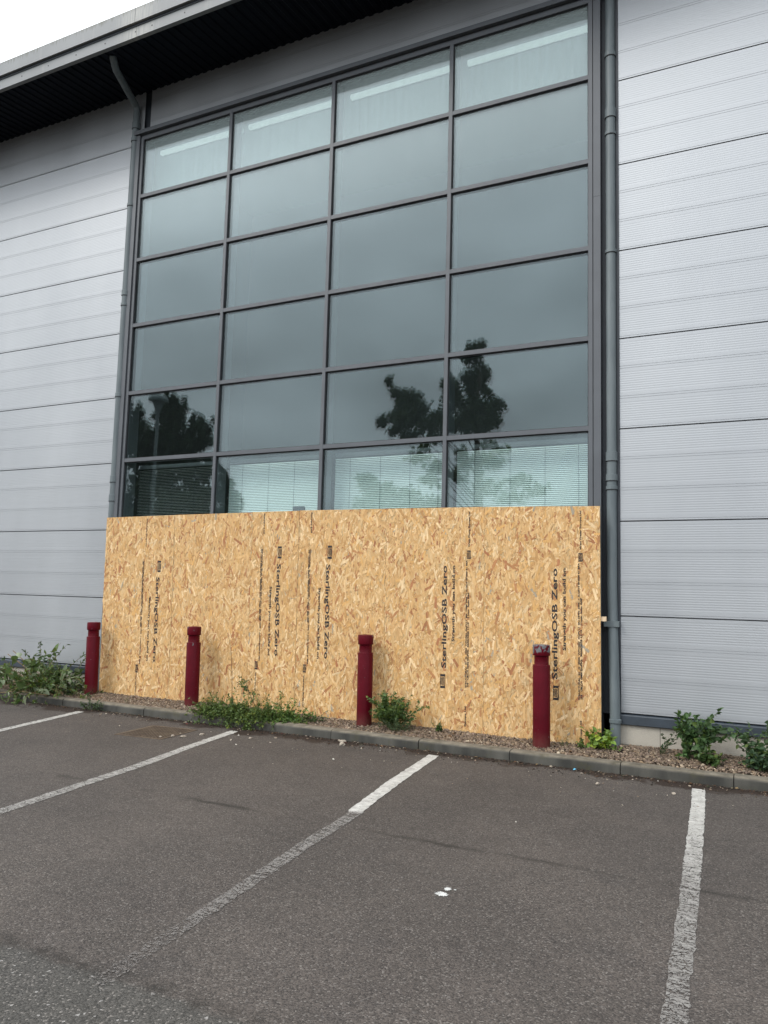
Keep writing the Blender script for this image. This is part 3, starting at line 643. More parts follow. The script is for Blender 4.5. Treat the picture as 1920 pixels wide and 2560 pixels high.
print_up(boards[4], (1106, 1720, 1117, 1414, 1685), (1132, 1604, 1137, 1414), (1165, 1719, 1175, 1279, 1388), (1163, 1816, 1164, 1766))
print_up(boards[5], (1390, 1750, 1388, 1421, 1714), (1411, 1626, 1413, 1421), (1450, 1750, 1452, 1277, 1395), (1452, 1858, 1454, 1802))
# timber battens behind the boards, their ends showing
def batten(x0, x1, z, label):
    t_ = empty('timber_batten', ((x0+x1)/2, board_y(z)+0.035, z), label, 'timber', 'timber battens behind the boards')
    MB().box(-(x1-x0)/2, (x1-x0)/2, -0.019, 0.019, -0.024, 0.024).build('sawn_timber', M_PINE, t_)
    return t_
batten(SX[0]-0.030, -5.5, 0.965, 'raw pine batten end poking out at the left edge of the boards')
batten(-1.0, SX[-1]+0.052, 0.965, 'raw pine batten end poking out at the right edge beside the downpipe')

# ------------------------------------------------------------------ bollards
prof = [(0.0895, -0.16), (0.0900, 0.802), (0.0888, 0.806), (0.0765, 0.808), (0.0745, 0.812), (0.0745, 0.892), (0.0765, 0.896)]
cap = [(0.0765, 0.896), (0.0890, 0.903), (0.0905, 0.907), (0.0905, 0.998), (0.0880, 1.005), (0.0800, 1.009), (0.04, 1.012)]
BOL = [(-6.868, -0.300, -0.02, 'maroon bollard at the left end of the boards, beside the cut greenery', 0.03, 1.3, 0.995),
       (-5.046, -0.335, -0.012, 'maroon bollard with scuffed grey neck, second from the left', 0.05, 4.1, 1.01),
       (-2.548, -0.280, -0.006, 'maroon bollard beside the feathery green bush, cap fully painted', 0.0, 7.7, 1.018),
       (-0.437, -0.365, -0.004, 'maroon bollard with its cap worn to bare grey, nearest the right downpipe', 0.25, 2.2, 1.017)]
for x, y, ln, lab, bare, seed, sz in BOL:
    b = empty('bollard', (x, y, -0.345), lab, 'bollard', 'maroon bollards along the kerb')
    b.rotation_euler = (0.004, ln, 0); b.scale = (1, 1, sz)
    mt = bollard_mat('bollard_paint', bare, seed)
    MB().lathe(prof, 40).build('post', mt, b, 30)
    MB().lathe(cap, 40).build('cap', mt, b, 30)
    if bare > 0.3:
        for (zc, ax, rr, hh) in ((0.485, -0.02, 0.012, 0.022), (0.410, -0.024, 0.013, 0.020), (0.150, -0.035, 0.016, 0.012)):
            r = np.random.default_rng(int(zc*1000)); V = []
            for k in range(10):
                a = 6.283*k/10; q = r.uniform(0.7, 1.1); xx = ax+rr*math.cos(a)*q; V.append((xx, -math.sqrt(0.0902**2-xx*xx), zc+hh*math.sin(a)*q))
            MB().add(V, [tuple(range(10))]).build('paint_chip', simple('bare_grey_metal', (0.24, 0.25, 0.26), 0.6), b)

# ------------------------------------------------------------------ manhole, paint splash, rubble
mh = empty('manhole_cover', (-4.51, -1.545, GA), 'rusty chequered rectangular manhole cover set in the asphalt', 'manhole cover')
ang = 0.09
mh.rotation_euler = (0, 0, ang)
m = MB(); W2, D2 = 0.31, 0.34
for (a, b, c_, d_) in ((-W2, W2, -D2, -D2+0.035), (-W2, W2, D2-0.035, D2), (-W2, -W2+0.035, -D2+0.035, D2-0.035), (W2-0.035, W2, -D2+0.035, D2-0.035)): m.box(a, b, c_, d_, -0.02, 0.0055)
m.build('frame', M_RUST, mh)
m = MB(); cv = MB()
for (a, b) in ((-W2+0.040, -0.003), (0.003, W2-0.040)):
    cv.box(a, b, -D2+0.040, D2-0.040, -0.02, 0.0045)
    nx = int((b-a)/0.042); ny = int((2*D2-0.09)/0.042)
    for i in range(nx):
        for j in range(ny):
            x = a+0.021+i*(b-a-0.042)/max(1, nx-1); y = -D2+0.062+j*(2*D2-0.124)/(ny-1)
            m.box(x-0.014, x+0.014, y-0.014, y+0.014, 0.0045, 0.0085)
cv.build('cover', M_RUSTD, mh); m.build('tread_pattern', M_RUST, mh)
def blob(name, x, y, rx, ry, seed, z, mat, parent, n=44, rot=0.0):
    r = np.random.default_rng(seed); V = []
    for k in range(n):
        a = 6.283*k/n; q = r.uniform(0.55, 1.15); u, v = rx*math.cos(a)*q, ry*math.sin(a)*q
        V.append((x+u*math.cos(rot)-v*math.sin(rot), y+u*math.sin(rot)+v*math.cos(rot), z))
    return MB().add(V, [tuple(range(n))]).build(name, mat, parent)
M_SPLASH = simple('splashed_white_paint', (0.50, 0.50, 0.48), 0.8, 0, 0.25, 60, bump=0.4, bscale=120)
ps = empty('paint_splash', (0.10, -4.34, GA), 'white paint splash on the bare asphalt between two bay lines', 'paint splash')
blob('splash', 0.002, -0.035, 0.040, 0.034, 3, 0.004, M_SPLASH, ps); blob('splash', 0.004, 0.048, 0.021, 0.026, 4, 0.004, M_SPLASH, ps); blob('splash', 0.044, 0.058, 0.009, 0.009, 5, 0.004, M_SPLASH, ps)
def lump(x, y, s, label, seed, z=GA, group='pale rubble lumps on the asphalt'):
    r = np.random.default_rng(seed); bv, bf = ico()
    # one subdivision, then roughened
    V = [tuple(v) for v in bv]; Fc = []; cache = {}
    def midp(a, b):
        k = (min(a, b), max(a, b))
        if k not in cache:
            q = (np.array(V[a])+np.array(V[b]))/2; V.append(tuple(q/np.linalg.norm(q))); cache[k] = len(V)-1
        return cache[k]
    for a, b, c_ in bf:
        ab, bc, ca = midp(a, b), midp(b, c_), midp(c_, a); Fc += [(a, ab, ca), (b, bc, ab), (c_, ca, bc), (ab, bc, ca)]
    P = np.array(V)*r.uniform(0.72, 1.18, (len(V), 1))*np.array(s)
    P[:, 2] = P[:, 2] - P[:, 2].min()*0.85
    o = MB().add(P, Fc).build('rubble_lump', M_RUBBLE); o.location = (x, y, z-0.002); o.rotation_euler = (0, 0, r.uniform(0, 6))
    return tag(o, label, 'rubble', group)
lump(-2.50, -0.86, (0.046, 0.024, 0.014), 'largest flat pale rubble lump at the kerb foot left of the middle bay line', 1)
lump(-2.40, -1.05, (0.032, 0.030, 0.026), 'cone shaped pale rubble lump just in front of the flat one', 2)
lump(-3.99, -1.40, (0.030, 0.020, 0.013), 'buff rubble lump lying against the bay line by the weeds', 3)
lump(-4.07, -1.62, (0.036, 0.024, 0.014), 'larger buff rubble lump beside the worn bay line', 4)
lump(-4.17, -1.67, (0.022, 0.018, 0.015), 'round pale rubble lump between the manhole cover and the bay line', 5)
lump(-4.27, -1.75, (0.019, 0.014, 0.010), 'small pale rubble lump nearest the manhole cover', 6)
lump(-3.42, -1.28, (0.022, 0.018, 0.013), 'pale rubble lump right of the bay line under the weeds', 7)
lump(0.95, -1.30, (0.020, 0.016, 0.012), 'brown pebble on open asphalt near the right bay line', 8)
lump(0.32, -1.32, (0.022, 0.016, 0.012), 'brown pebble on open asphalt in front of the downpipe', 9)
r = np.random.default_rng(77); pos = []; 
for k in range(150): pos.append((r.uniform(-6.5, 2.2), -0.8-abs(r.normal(0, 0.55)), GA+0.002))
pos = np.array(pos); pal = np.array([(0.42,0.37,0.30),(0.20,0.15,0.11),(0.12,0.09,0.07),(0.55,0.52,0.46)])
tag(stones('scattered_grit', pos, np.clip(r.lognormal(math.log(0.0065), 0.35, len(pos)), 0.004, 0.014), pal[r.choice(4, len(pos), p=[.25,.35,.3,.1])], r, 0.55), 'small stones and chips scattered over the asphalt', 'grit', kind='stuff')
# flat flakes: scraps of bark and litter out on the tarmac
M_BLUE = simple('blue_wrapper', (0.12, 0.42, 0.62), 0.4)
lt = empty('litter_scrap', (0.02, -0.845, GA), 'tiny blue wrapper scrap lying at the kerb foot', 'litter')
MB().add([(-0.022, -0.010, 0.004), (0.020, -0.014, 0.012), (0.026, 0.010, 0.006), (-0.014, 0.014, 0.018)], [(0, 1, 2), (0, 2, 3)]).build('wrapper', M_BLUE, lt)

# ------------------------------------------------------------------ plants
LEAVES = {
 'ovate': (np.array([(0,0,0),(0.30,-0.5,0.10),(0.66,-0.38,0.08),(1,0,-0.10),(0.66,0.38,0.08),(0.30,0.5,0.10)]), [(0,1,2,3),(0,3,4,5)]),
 'heart': (np.array([(0.06,0,0),(-0.04,-0.28,0.04),(0.22,-0.52,0.06),(0.62,-0.34,0.04),(1,0,-0.14),(0.62,0.34,0.04),(0.22,0.52,0.06),(-0.04,0.28,0.04)]), [(0,1,2,3,4),(0,4,5,6,7)]),
 'narrow': (np.array([(0,0,0),(0.4,-0.5,0.05),(1,0,-0.12),(0.4,0.5,0.05)]), [(0,1,2),(0,2,3)]),
 'lobed': (np.array([(0,0,0),(0.18,-0.30,0.04),(0.12,-0.55,0.0),(0.42,-0.30,0.03),(0.55,-0.62,0.0),(0.68,-0.22,0.0),(1,0,-0.12),(0.68,0.22,0.0),(0.55,0.62,0.0),(0.42,0.30,0.03),(0.12,0.55,0.0),(0.18,0.30,0.04)]), [(0,1,2,3),(0,3,4,5),(0,5,6),(0,6,7),(0,7,8,9),(0,9,10,11)]),
}
def leaves_mesh(name, pos, direc, length, width, colors, kind, parent, r, upbias=0.6, mat=None):
    pos = np.asarray(pos, float); n = len(pos)
    d = np.asarray(direc, float); d /= np.linalg.norm(d, axis=1)[:, None]+1e-9
    up = np.array([0, 0, 1.0])*upbias + r.normal(0, 0.5, (n, 3)); s = np.cross(up, d); s /= np.linalg.norm(s, axis=1)[:, None]+1e-9
    w = np.cross(d, s)
    bv, bf = LEAVES[kind]; k = len(bv)
    L = np.broadcast_to(length, (n,))[:, None, None]; W = np.broadcast_to(width, (n,))[:, None, None]
    V = pos[:, None, :] + bv[None, :, 0:1]*L*d[:, None, :] + bv[None, :, 1:2]*W*s[:, None, :] + bv[None, :, 2:3]*L*w[:, None, :]
    loops = np.concatenate([np.array(f) for f in bf]); sz = np.array([len(f) for f in bf])
    loops = (loops[None]+k*np.arange(n)[:, None]).reshape(-1)
    c = np.repeat(np.asarray(colors), len(bf), 0)
    return finish(fast_mesh(name, V.reshape(-1, 3), loops, np.tile(sz, n), c), name, mat or M_LEAF, parent)
def greens(r, n, base, var=0.25, yellow=0.15):
    c = np.array(base)[None]*r.uniform(1-var, 1+var, (n, 1)); y = (r.uniform(size=(n, 1)) < yellow); return np.where(y, c*np.array([[1.7, 1.35, 0.8]]), c)
def stem_path(r, p0, d0, ln, n=6, droop=0.0, wob=0.12):
    p = np.array(p0, float); d = np.array(d0, float); d /= np.linalg.norm(d); P = [p.copy()]
    for i in range(n):
        d = d + r.normal(0, wob, 3) + np.array([0, 0, -droop]); d /= np.linalg.norm(d); p = p + d*ln/n; P.append(p.copy())
    return P
def plant(name, loc, label, cat, seed, stems, stem_len, spread, kind, leaf, ratio, base, per=10, droop=0.05, start=0.2, twigs=2, stem_col=(0.06, 0.075, 0.03), sr=0.0035, yellow=0.12, group=None, upright=1.0, foot=0.03, var=0.28, upbias=0.6):
    r = np.random.default_rng(seed); root = empty(name, loc, label, cat, group)
    sm = MB(); pos = []; dr = []; ln = []
    for s in range(stems):
        a = r.uniform(0, 6.283); q = spread*math.sqrt(r.uniform(0, 1))
        L0 = stem_len*r.uniform(0.55, 1.0)
        P = stem_path(r, (foot*math.cos(a), foot*math.sin(a)*0.6, 0), (math.cos(a)*q, math.sin(a)*q*0.6, upright), L0, 7, droop)
        sm.tube(P, list(np.linspace(sr, sr*0.4, len(P))), 5, color=stem_col)
        paths = [P]
        for k in range(twigs):
            i = r.integers(2, 6); dd = P[i+1]-P[i]; dd = dd/np.linalg.norm(dd) + r.normal(0, 0.55, 3)*np.array([1, 0.7, 0.7])
            Q = stem_path(r, P[i], dd, L0*r.uniform(0.25, 0.5), 4, droop); sm.tube(Q, list(np.linspace(sr*0.6, sr*0.3, len(Q))), 4, color=stem_col); paths.append(Q)
        for Q in paths:
            Q = np.array(Q); st = start if Q is paths[0] else 0.15
            for k in range(per):
                t_ = st+(1-st)*(k+r.uniform(0, 0.8))/per; t_ = min(t_, 0.999); f = t_*(len(Q)-1); i = int(f); p = Q[i]*(1-(f-i))+Q[min(i+1, len(Q)-1)]*(f-i)
                ax = Q[min(i+1, len(Q)-1)]-Q[i]; ax = ax/(np.linalg.norm(ax)+1e-9)
                pos.append(p); dr.append(ax*0.45 + r.normal(0, 0.75, 3)*np.array([1, 1, 0.6])); ln.append(leaf*r.uniform(0.55, 1.15))
    sm.build('stem', M_STEM, root)
    pos = np.array(pos); ln = np.array(ln); 
    leaves_mesh('leaf', pos, dr, ln, ln*ratio, greens(r, len(pos), base, var, yellow), kind, root, r, upbias)
    return root
G1 = (0.08, 0.135, 0.036); G2 = (0.075, 0.140, 0.048); G3 = (0.16, 0.26, 0.045); G4 = (0.05, 0.08, 0.038)
plant('leafy_bush', (1.01, -0.34, -0.36), 'round leaved green bush growing in gravel right of the downpipe', 'bush', 11, 11, 0.54, 0.44, 'ovate', 0.062, 0.74, G2, 13, 0.03, 0.25, 4, sr=0.004)
plant('leafy_bush', (1.12, -0.43, -0.36), 'low bramble like growth at the foot of the round leaved bush', 'bush', 12, 10, 0.22, 1.1, 'ovate', 0.050, 0.7, (0.060, 0.108, 0.030), 11, 0.14, 0.2, 2)
plant('leafy_bush', (0.70, -0.24, -0.355), 'thin straggly shoot left of the round leaved bush', 'bush', 13, 4, 0.34, 0.5, 'ovate', 0.036, 0.6, (0.055, 0.09, 0.04), 9, 0.02, 0.3, 1)
plant('leafy_bush', (1.61, -0.36, -0.36), 'dark leafy bush at the right edge of the picture', 'bush', 14, 9, 0.56, 0.42, 'ovate', 0.066, 0.6, (0.070, 0.125, 0.050), 10, 0.03, 0.3, 2, yellow=0.15)
plant('leafy_bush', (1.66, -0.44, -0.36), 'dense low greenery under the bush at the right edge', 'bush', 15, 22, 0.28, 1.1, 'ovate', 0.048, 0.65, (0.050, 0.094, 0.044), 10, 0.10, 0.1, 2)
plant('lime_weed', (0.13, -0.245, -0.355), 'lime green rounded weed at the foot of the right downpipe', 'weed', 16, 13, 0.30, 0.75, 'heart', 0.062, 0.85, G3, 6, 0.07, 0.3, 1, yellow=0.25, upbias=1.0)
plant('lime_weed', (-0.04, -0.26, -0.355), 'low lime green weed against the foot of the last board', 'weed', 17, 8, 0.12, 1.2, 'ovate', 0.030, 0.7, (0.095, 0.16, 0.035), 7, 0.05, 0.2, 1)
plant('lime_weed', (0.33, -0.27, -0.355), 'few lime leaves sprouting right of the downpipe foot', 'weed', 18, 4, 0.15, 1.0, 'heart', 0.042, 0.8, G3, 4, 0.05, 0.4, 0, upbias=1.0)
plant('feathery_bush', (-2.13, -0.37, -0.36), 'feathery green bush growing just right of the third bollard from the left', 'bush', 19, 40, 0.46, 0.70, 'lobed', 0.042, 0.55, (0.085, 0.145, 0.042), 16, 0.04, 0.1, 3, sr=0.0025, yellow=0.22)
plant('feathery_bush', (-2.05, -0.47, -0.36), 'greyish low growth at the foot of the feathery bush', 'bush', 20, 20, 0.24, 1.3, 'narrow', 0.024, 0.30, (0.080, 0.120, 0.055), 16, 0.09, 0.1, 2, sr=0.002)
plant('thistle_seedling', (-1.60, -0.27, -0.35), 'small spiky thistle seedling alone in the gravel', 'weed', 22, 6, 0.16, 0.7, 'lobed', 0.060, 0.55, (0.055, 0.11, 0.035), 5, 0.02, 0.15, 0, upright=0.9)
plant('small_weed', (-3.12, -0.42, -0.36), 'small weed hanging over the kerb left of the third bollard', 'weed', 23, 11, 0.20, 1.3, 'ovate', 0.030, 0.45, (0.06, 0.10, 0.034), 9, 0.16, 0.15, 1)
plant('small_weed', (-6.30, -0.83, -0.445), 'grey green weed growing in the gutter by the leftmost line', 'weed', 24, 13, 0.24, 1.5, 'ovate', 0.036, 0.5, (0.055, 0.09, 0.042), 8, 0.10, 0.15, 1)
plant('small_weed', (-6.68, -0.47, -0.36), 'tiny weed at the foot of the leftmost bollard', 'weed', 25, 5, 0.11, 0.9, 'ovate', 0.030, 0.45, (0.055, 0.095, 0.042), 6, 0.04, 0.2, 0)
plant('small_weed', (-5.90, -0.60, -0.36), 'thin yellowish weed tuft on the kerb by the first board', 'weed', 26, 4, 0.14, 0.6, 'narrow', 0.022, 0.25, (0.10, 0.11, 0.04), 8, 0.03, 0.2, 0, sr=0.0015)
plant('small_weed', (-7.02, -0.50, -0.36), 'spindly grey green weed left of the leftmost bollard', 'weed', 27, 5, 0.22, 0.7, 'ovate', 0.060, 0.35, (0.07, 0.10, 0.055), 7, 0.05, 0.2, 1)
plant('small_weed', (-0.22, -0.29, -0.355), 'tiny weed between the chipped bollard and the last board edge', 'weed', 28, 5, 0.14, 0.5, 'narrow', 0.022, 0.3, (0.06, 0.10, 0.03), 9, 0.02, 0.2, 0, sr=0.0015)
# sprawling weeds over the kerb
def sprawl(loc, label, seed, n, ext, base, hgt):
    r = np.random.default_rng(seed); root = empty('sprawling_weed', loc, label, 'weed'); sm = MB(); pos = []; dr = []; ln = []
    for s in range(n):
        x = r.uniform(-ext[0], ext[0]); y = r.uniform(-ext[1]*0.15, ext[1]*0.35)
        d = (r.normal(0, 0.7), -abs(r.normal(0.55, 0.5)), r.uniform(0.15, 1.0)); L0 = r.uniform(0.16, 0.40)*hgt
        P = stem_path(r, (x, y, 0.0), d, L0, 6, 0.13, 0.16)
        P = [np.array((p[0], p[1], max(p[2], (-0.085 if p[1]+loc[1] < -0.79 else 0.005)))) for p in P]
        sm.tube(P, list(np.linspace(0.0022, 0.001, len(P))), 4, color=(0.07, 0.085, 0.035)); Q = np.array(P)
        for k in range(26):
            f = r.uniform(0.1, 0.999)*(len(Q)-1); i = int(f); p = Q[i]*(1-(f-i))+Q[i+1]*(f-i)
            pos.append(p+r.normal(0, 0.008, 3)); dr.append(r.normal(0, 1, 3)*np.array([1, 1, 0.7])+np.array([0, -0.3, 0.3])); ln.append(r.uniform(0.020, 0.046))
    sm.build('stem', M_STEM, root); ln = np.array(ln)
    leaves_mesh('leaf', pos, dr, ln, ln*0.45, greens(r, len(pos), base, 0.35, 0.15), 'lobed', root, r)
sprawl((-4.05, -0.62, -0.35), 'dense mat of sprawling green weeds spilling over the kerb onto the asphalt', 31, 330, (0.44, 0.24), (0.100, 0.155, 0.040), 0.95)
sprawl((-3.50, -0.50, -0.35), 'brighter green weed clump right of the sprawling mat', 32, 80, (0.22, 0.18), (0.105, 0.185, 0.042), 0.95)
# upright flowering weed and a bare stalk against the boards
def tall_weed(loc, label, seed, base):
    r = np.random.default_rng(seed); root = empty('flowering_weed', loc, label, 'weed'); sm = MB(); pos = []; dr = []; hd = MB()
    main = stem_path(r, (0.18, 0, 0), (-0.62, 0.02, 0.9), 0.50, 8, -0.01, 0.06); sm.tube(main, list(np.linspace(0.005, 0.002, len(main))), 5, color=(0.05, 0.03, 0.02))
    main = np.array(main)
    for k in range(13):
        i = r.integers(2, 8); dd = np.array([r.normal(-0.35, 0.6), r.normal(0, 0.3), r.normal(0.35, 0.4)]); Q = np.array(stem_path(r, main[i], dd, r.uniform(0.10, 0.20), 5, 0.02, 0.15))
        sm.tube(Q, list(np.linspace(0.002, 0.001, len(Q))), 4, color=(0.06, 0.08, 0.03))
        for _ in range(16):
            f = r.uniform(0.1, 0.999)*(len(Q)-1); j = int(f); pos.append(Q[j]*(1-(f-j))+Q[j+1]*(f-j)); dr.append(r.normal(0, 1, 3))
        if k < 9:
            for _ in range(2):
                c = Q[-1]+r.normal(0, 0.012, 3); hd.lathe([(0.002, c[2]-0.007), (0.006, c[2]), (0.003, c[2]+0.006)], 7, (c[0], c[1]))
    sm.build('stem', M_STEM, root); n = len(pos); ln = r.uniform(0.018, 0.042, n)
    leaves_mesh('leaf', pos, dr, ln, ln*0.4, greens(r, n, base, 0.3, 0.2), 'lobed', root, r)
    hd.build('flower_head', simple('dry_flower_head', (0.05, 0.035, 0.025), 0.9), root)
tall_weed((-4.20, -0.30, -0.36), 'upright flowering weed with dark seed heads rising against the boards', 35, (0.085, 0.145, 0.042))
ds = empty('bare_stalk', (-4.45, -0.30, -0.36), 'tall bare brown stalk standing against the boards', 'weed'); r = np.random.default_rng(41)
sm = MB(); P = [(0.02, 0, 0), (0.015, 0, 0.25), (0.0, 0.0, 0.48), (-0.03, 0.01, 0.70), (-0.075, 0.02, 0.88), (-0.15, 0.03, 1.02)]
sm.tube(P, [0.004, 0.0035, 0.003, 0.0025, 0.002, 0.0012], 5, color=(0.13, 0.075, 0.03))
sm.tube([(0.0, 0, 0.48), (0.05, 0.0, 0.55), (0.12, 0.01, 0.66)], [0.002, 0.0015, 0.001], 4, color=(0.15, 0.09, 0.04)); sm.tube([(0.0, 0, 0.48), (-0.06, 0.0, 0.53), (-0.12, 0.01, 0.56)], [0.002, 0.0015, 0.001], 4, color=(0.15, 0.09, 0.04))
sm.build('stem', M_STEM, ds)
leaves_mesh('leaf', [(0.03, -0.01, 0.20), (0.00, -0.01, 0.02)], [(0.1, 0, -1), (-0.3, -0.4, 0.2)], np.array([0.16, 0.12]), np.array([0.055, 0.05]), [(0.07, 0.095, 0.055), (0.11, 0.13, 0.08)], 'ovate', ds, r, 0.0)
# dead leaves caught in the gravel and gutter
r = np.random.default_rng(91); n = 230
x = r.uniform(-7.4, 2.3, n); y = np.where(r.uniform(size=n) < 0.6, r.uniform(-0.60, -0.16, n), -0.79-np.abs(r.normal(0, 0.09, n))); z = np.where(y > -0.7, -0.335, GA+0.008)
d = np.stack([r.normal(0, 1, n), r.normal(0, 1, n), r.normal(0, 0.18, n)], 1); ln = r.uniform(0.018, 0.050, n)
pal = np.array([(0.16,0.085,0.04),(0.11,0.06,0.032),(0.24,0.17,0.085),(0.12,0.03,0.025),(0.30,0.26,0.17)])
tag(leaves_mesh('fallen_leaves', np.stack([x, y, z], 1), d, ln, ln*r.uniform(0.3, 0.7, n), pal[r.choice(5, n, p=[.35,.3,.18,.05,.12])], 'ovate', None, r, 3.0), 'dry brown fallen leaves in the gravel and gutter', 'leaves', kind='stuff')
# heap of cut branches at the left
r = np.random.default_rng(51); hp = empty('branch_heap', (-7.75, -0.62, -0.36), 'heap of cut leafy branches lying over the kerb at the left', 'cut branches')
sm = MB(); pos = []; dr = []; ln = []; cl = []; kinds = []
for s in range(150):
    x = -abs(r.normal(0, 0.75))+0.55; y = r.uniform(-0.12, 0.5); d = np.array([r.normal(0.35, 0.8), r.normal(-0.2, 0.5), r.uniform(0.0, 0.9)]); L0 = r.uniform(0.3, 0.75)
    P = stem_path(r, (x, y, r.uniform(0.0, 0.22)), d, L0, 7, 0.09, 0.10)
    P = [np.array((p[0], p[1], max(p[2], 0.015 if p[1]-0.62 > -0.78 else -0.07))) for p in P]
    sm.tube(P, list(np.linspace(0.005, 0.0015, len(P))), 5, color=(0.16, 0.105, 0.05) if s % 3 else (0.075, 0.09, 0.035)); Q = np.array(P)
    big = s % 4 == 0
    for k in range(11 if big else 26):
        f = r.uniform(0.15, 0.999)*(len(Q)-1); i = int(f); p = Q[i]*(1-(f-i))+Q[i+1]*(f-i)
        pos.append(p); dr.append(r.normal(0, 0.8, 3)+(Q[i+1]-Q[i])/np.linalg.norm(Q[i+1]-Q[i])*0.6); kinds.append(big)
        ln.append(r.uniform(0.07, 0.13) if big else r.uniform(0.025, 0.07))
        c = np.array((0.095, 0.150, 0.045))*r.uniform(0.6, 1.4)
        if r.uniform() < (0.20 if big else 0.06): c = np.array((0.26, 0.32, 0.19))*r.uniform(0.8, 1.2)
        elif r.uniform() < 0.15: c = c*np.array((1.6, 1.4, 0.8))
        cl.append(c)
# a few canes and a tip standing clear
for P in ([(0.72, -0.02, 0.05), (0.30, 0.05, 0.20), (-0.15, 0.10, 0.38), (-0.55, 0.15, 0.55)], [(0.66, -0.05, 0.05), (0.24, 0.02, 0.18), (-0.20, 0.08, 0.35), (-0.62, 0.12, 0.50)], [(0.62, -0.10, 0.03), (0.15, -0.05, 0.15), (-0.35, 0.0, 0.30)], [(0.6, -0.16, 0.03), (0.1, -0.25, 0.06), (-0.5, -0.42, -0.03), (-0.9, -0.5, -0.05)]):
    sm.tube(P, 0.0055, 6, color=(0.19, 0.13, 0.065))
tip = [(0.18, 0.15, 0.28), (0.06, 0.18, 0.42), (-0.02, 0.2, 0.54), (-0.06, 0.2, 0.68)]; sm.tube(tip, [0.004, 0.003, 0.002, 0.001], 5, color=(0.10, 0.11, 0.06))
tip2 = [(0.42, 0.1, 0.18), (0.38, 0.12, 0.32), (0.30, 0.12, 0.45)]; sm.tube(tip2, [0.004, 0.003, 0.002], 5, color=(0.10, 0.11, 0.06))
for tp in (tip, tip2):
    Q = np.array(tp)
    for k in range(26):
        f = r.uniform(0.05, 0.999)*(len(Q)-1); i = int(f); p = Q[i]*(1-(f-i))+Q[i+1]*(f-i); pos.append(p); dr.append(np.array([r.choice([-1, 1])*1.0, r.normal(0, 0.4), r.normal(0.15, 0.25)])); ln.append(r.uniform(0.045, 0.09)); kinds.append(False); cl.append(np.array((0.06, 0.10, 0.04))*r.uniform(0.8, 1.3))
for (p, d, l_) in (((0.36, -0.33, 0.02), (0.1, -0.1, -0.5), 0.13), ((0.30, -0.36, -0.02), (-0.2, -0.2, -0.4), 0.12), ((0.02, -0.34, 0.02), (0.5, -0.2, -0.1), 0.10), ((0.06, -0.02, 0.40), (0.3, -0.2, -0.5), 0.12), ((-0.22, 0.0, 0.55), (0.2, -0.3, -0.4), 0.11), ((0.93, 0.02, 0.18), (0.8, -0.2, 0.4), 0.10), ((0.78, -0.02, 0.13), (-0.5, -0.3, 0.2), 0.10)):
    pos.append(np.array(p)); dr.append(np.array(d)); ln.append(l_); kinds.append(True); cl.append(np.array((0.34, 0.40, 0.26)) if l_ != 0.12 else np.array((0.07, 0.12, 0.03)))
sm.build('stem', M_STEM, hp); pos = np.array(pos); dr = np.array(dr); ln = np.array(ln); cl = np.array(cl); kb = np.array(kinds)
leaves_mesh('broad_leaf', pos[kb], dr[kb], ln[kb], ln[kb]*0.72, cl[kb], 'heart', hp, r, 0.5)
leaves_mesh('leaf', pos[~kb], dr[~kb], ln[~kb], ln[~kb]*0.36, cl[~kb], 'ovate', hp, r, 0.5)

# ------------------------------------------------------------------ behind the camera (seen mirrored in the glass): trees and a lamp
def mir(px_, py_, D):                           # photo pixel in the glass -> real point D metres in front of the glass
    d = F*1966.07 + RX*(px_-960) - UP*(py_-1280); k = (0.035+D-CAMP.y)/d.y; p_ = CAMP+d*k
    return np.array((p_.x, 0.07-p_.y, p_.z))
def tree(name, label, D, blobs, seed, leaf, base, dens, trunk_px, depth=1.0, grow=1.0, limb=0.7):
    r = np.random.default_rng(seed); s = (D+8.53)/1966.07
    c0 = mir(*trunk_px, D); root = empty(name, (c0[0], c0[1], GA), label, 'tree'); pos = []; sm = MB()
    top = None; TP = []
    for (bx, by, rx_, ry_) in blobs:
        c = mir(bx, by, D); TP.append((c, rx_*s*grow, ry_*s*grow))
    zc = min(c[2] for c, _, _ in TP)
    zt = max(c[2] for c, _, _ in TP)
    tr_ = [np.array((0, 0, 0.0)), np.array((0.05, 0, (zc-GA)*0.5)), np.array((0.0, 0.05, zc-GA)), np.array((0.02, 0, (zc+zt)/2-GA)), np.array((0.15, 0, zt-GA))]
    sm.tube(tr_, [0.14, 0.12, 0.09, 0.05, 0.015], 8)
    for c, a, b in TP:
        loc = c-np.array((c0[0], c0[1], GA)); loc[1] += r.normal(0, 0.4*depth)
        h = min(max(loc[2]-abs(loc[0])*0.9-0.3, 1.2), zt-GA-0.4)
        P = [np.array((0, 0, h)), (np.array((0, 0, h))+loc)/2+r.normal(0, 0.12, 3), loc]
        if r.uniform() < limb: sm.tube(P, [0.024, 0.014, 0.006], 5)
        n = int(dens*a*b*11)
        q = r.normal(size=(n, 3)); q /= np.linalg.norm(q, axis=1)[:, None]; q *= r.uniform(0.1, 1.0, (n, 1))**0.5*r.uniform(0.8, 1.35, (n, 1))
        pos.append(loc+q*np.array((a, max(a, b)*depth*0.9, b)))
    sm.build('trunk', M_BARK, root, 60); pos = np.concatenate(pos); n = len(pos); ln = leaf*r.uniform(0.6, 1.2, n)
    dd = r.normal(0, 1, (n, 3)); dd[:, 2] -= 0.5
    leaves_mesh('crown', pos, dd, ln, ln*0.85, greens(r, n, base, 0.35, 0.1), 'lobed', root, r, 0.8)
    return root
K = 1/2.0741
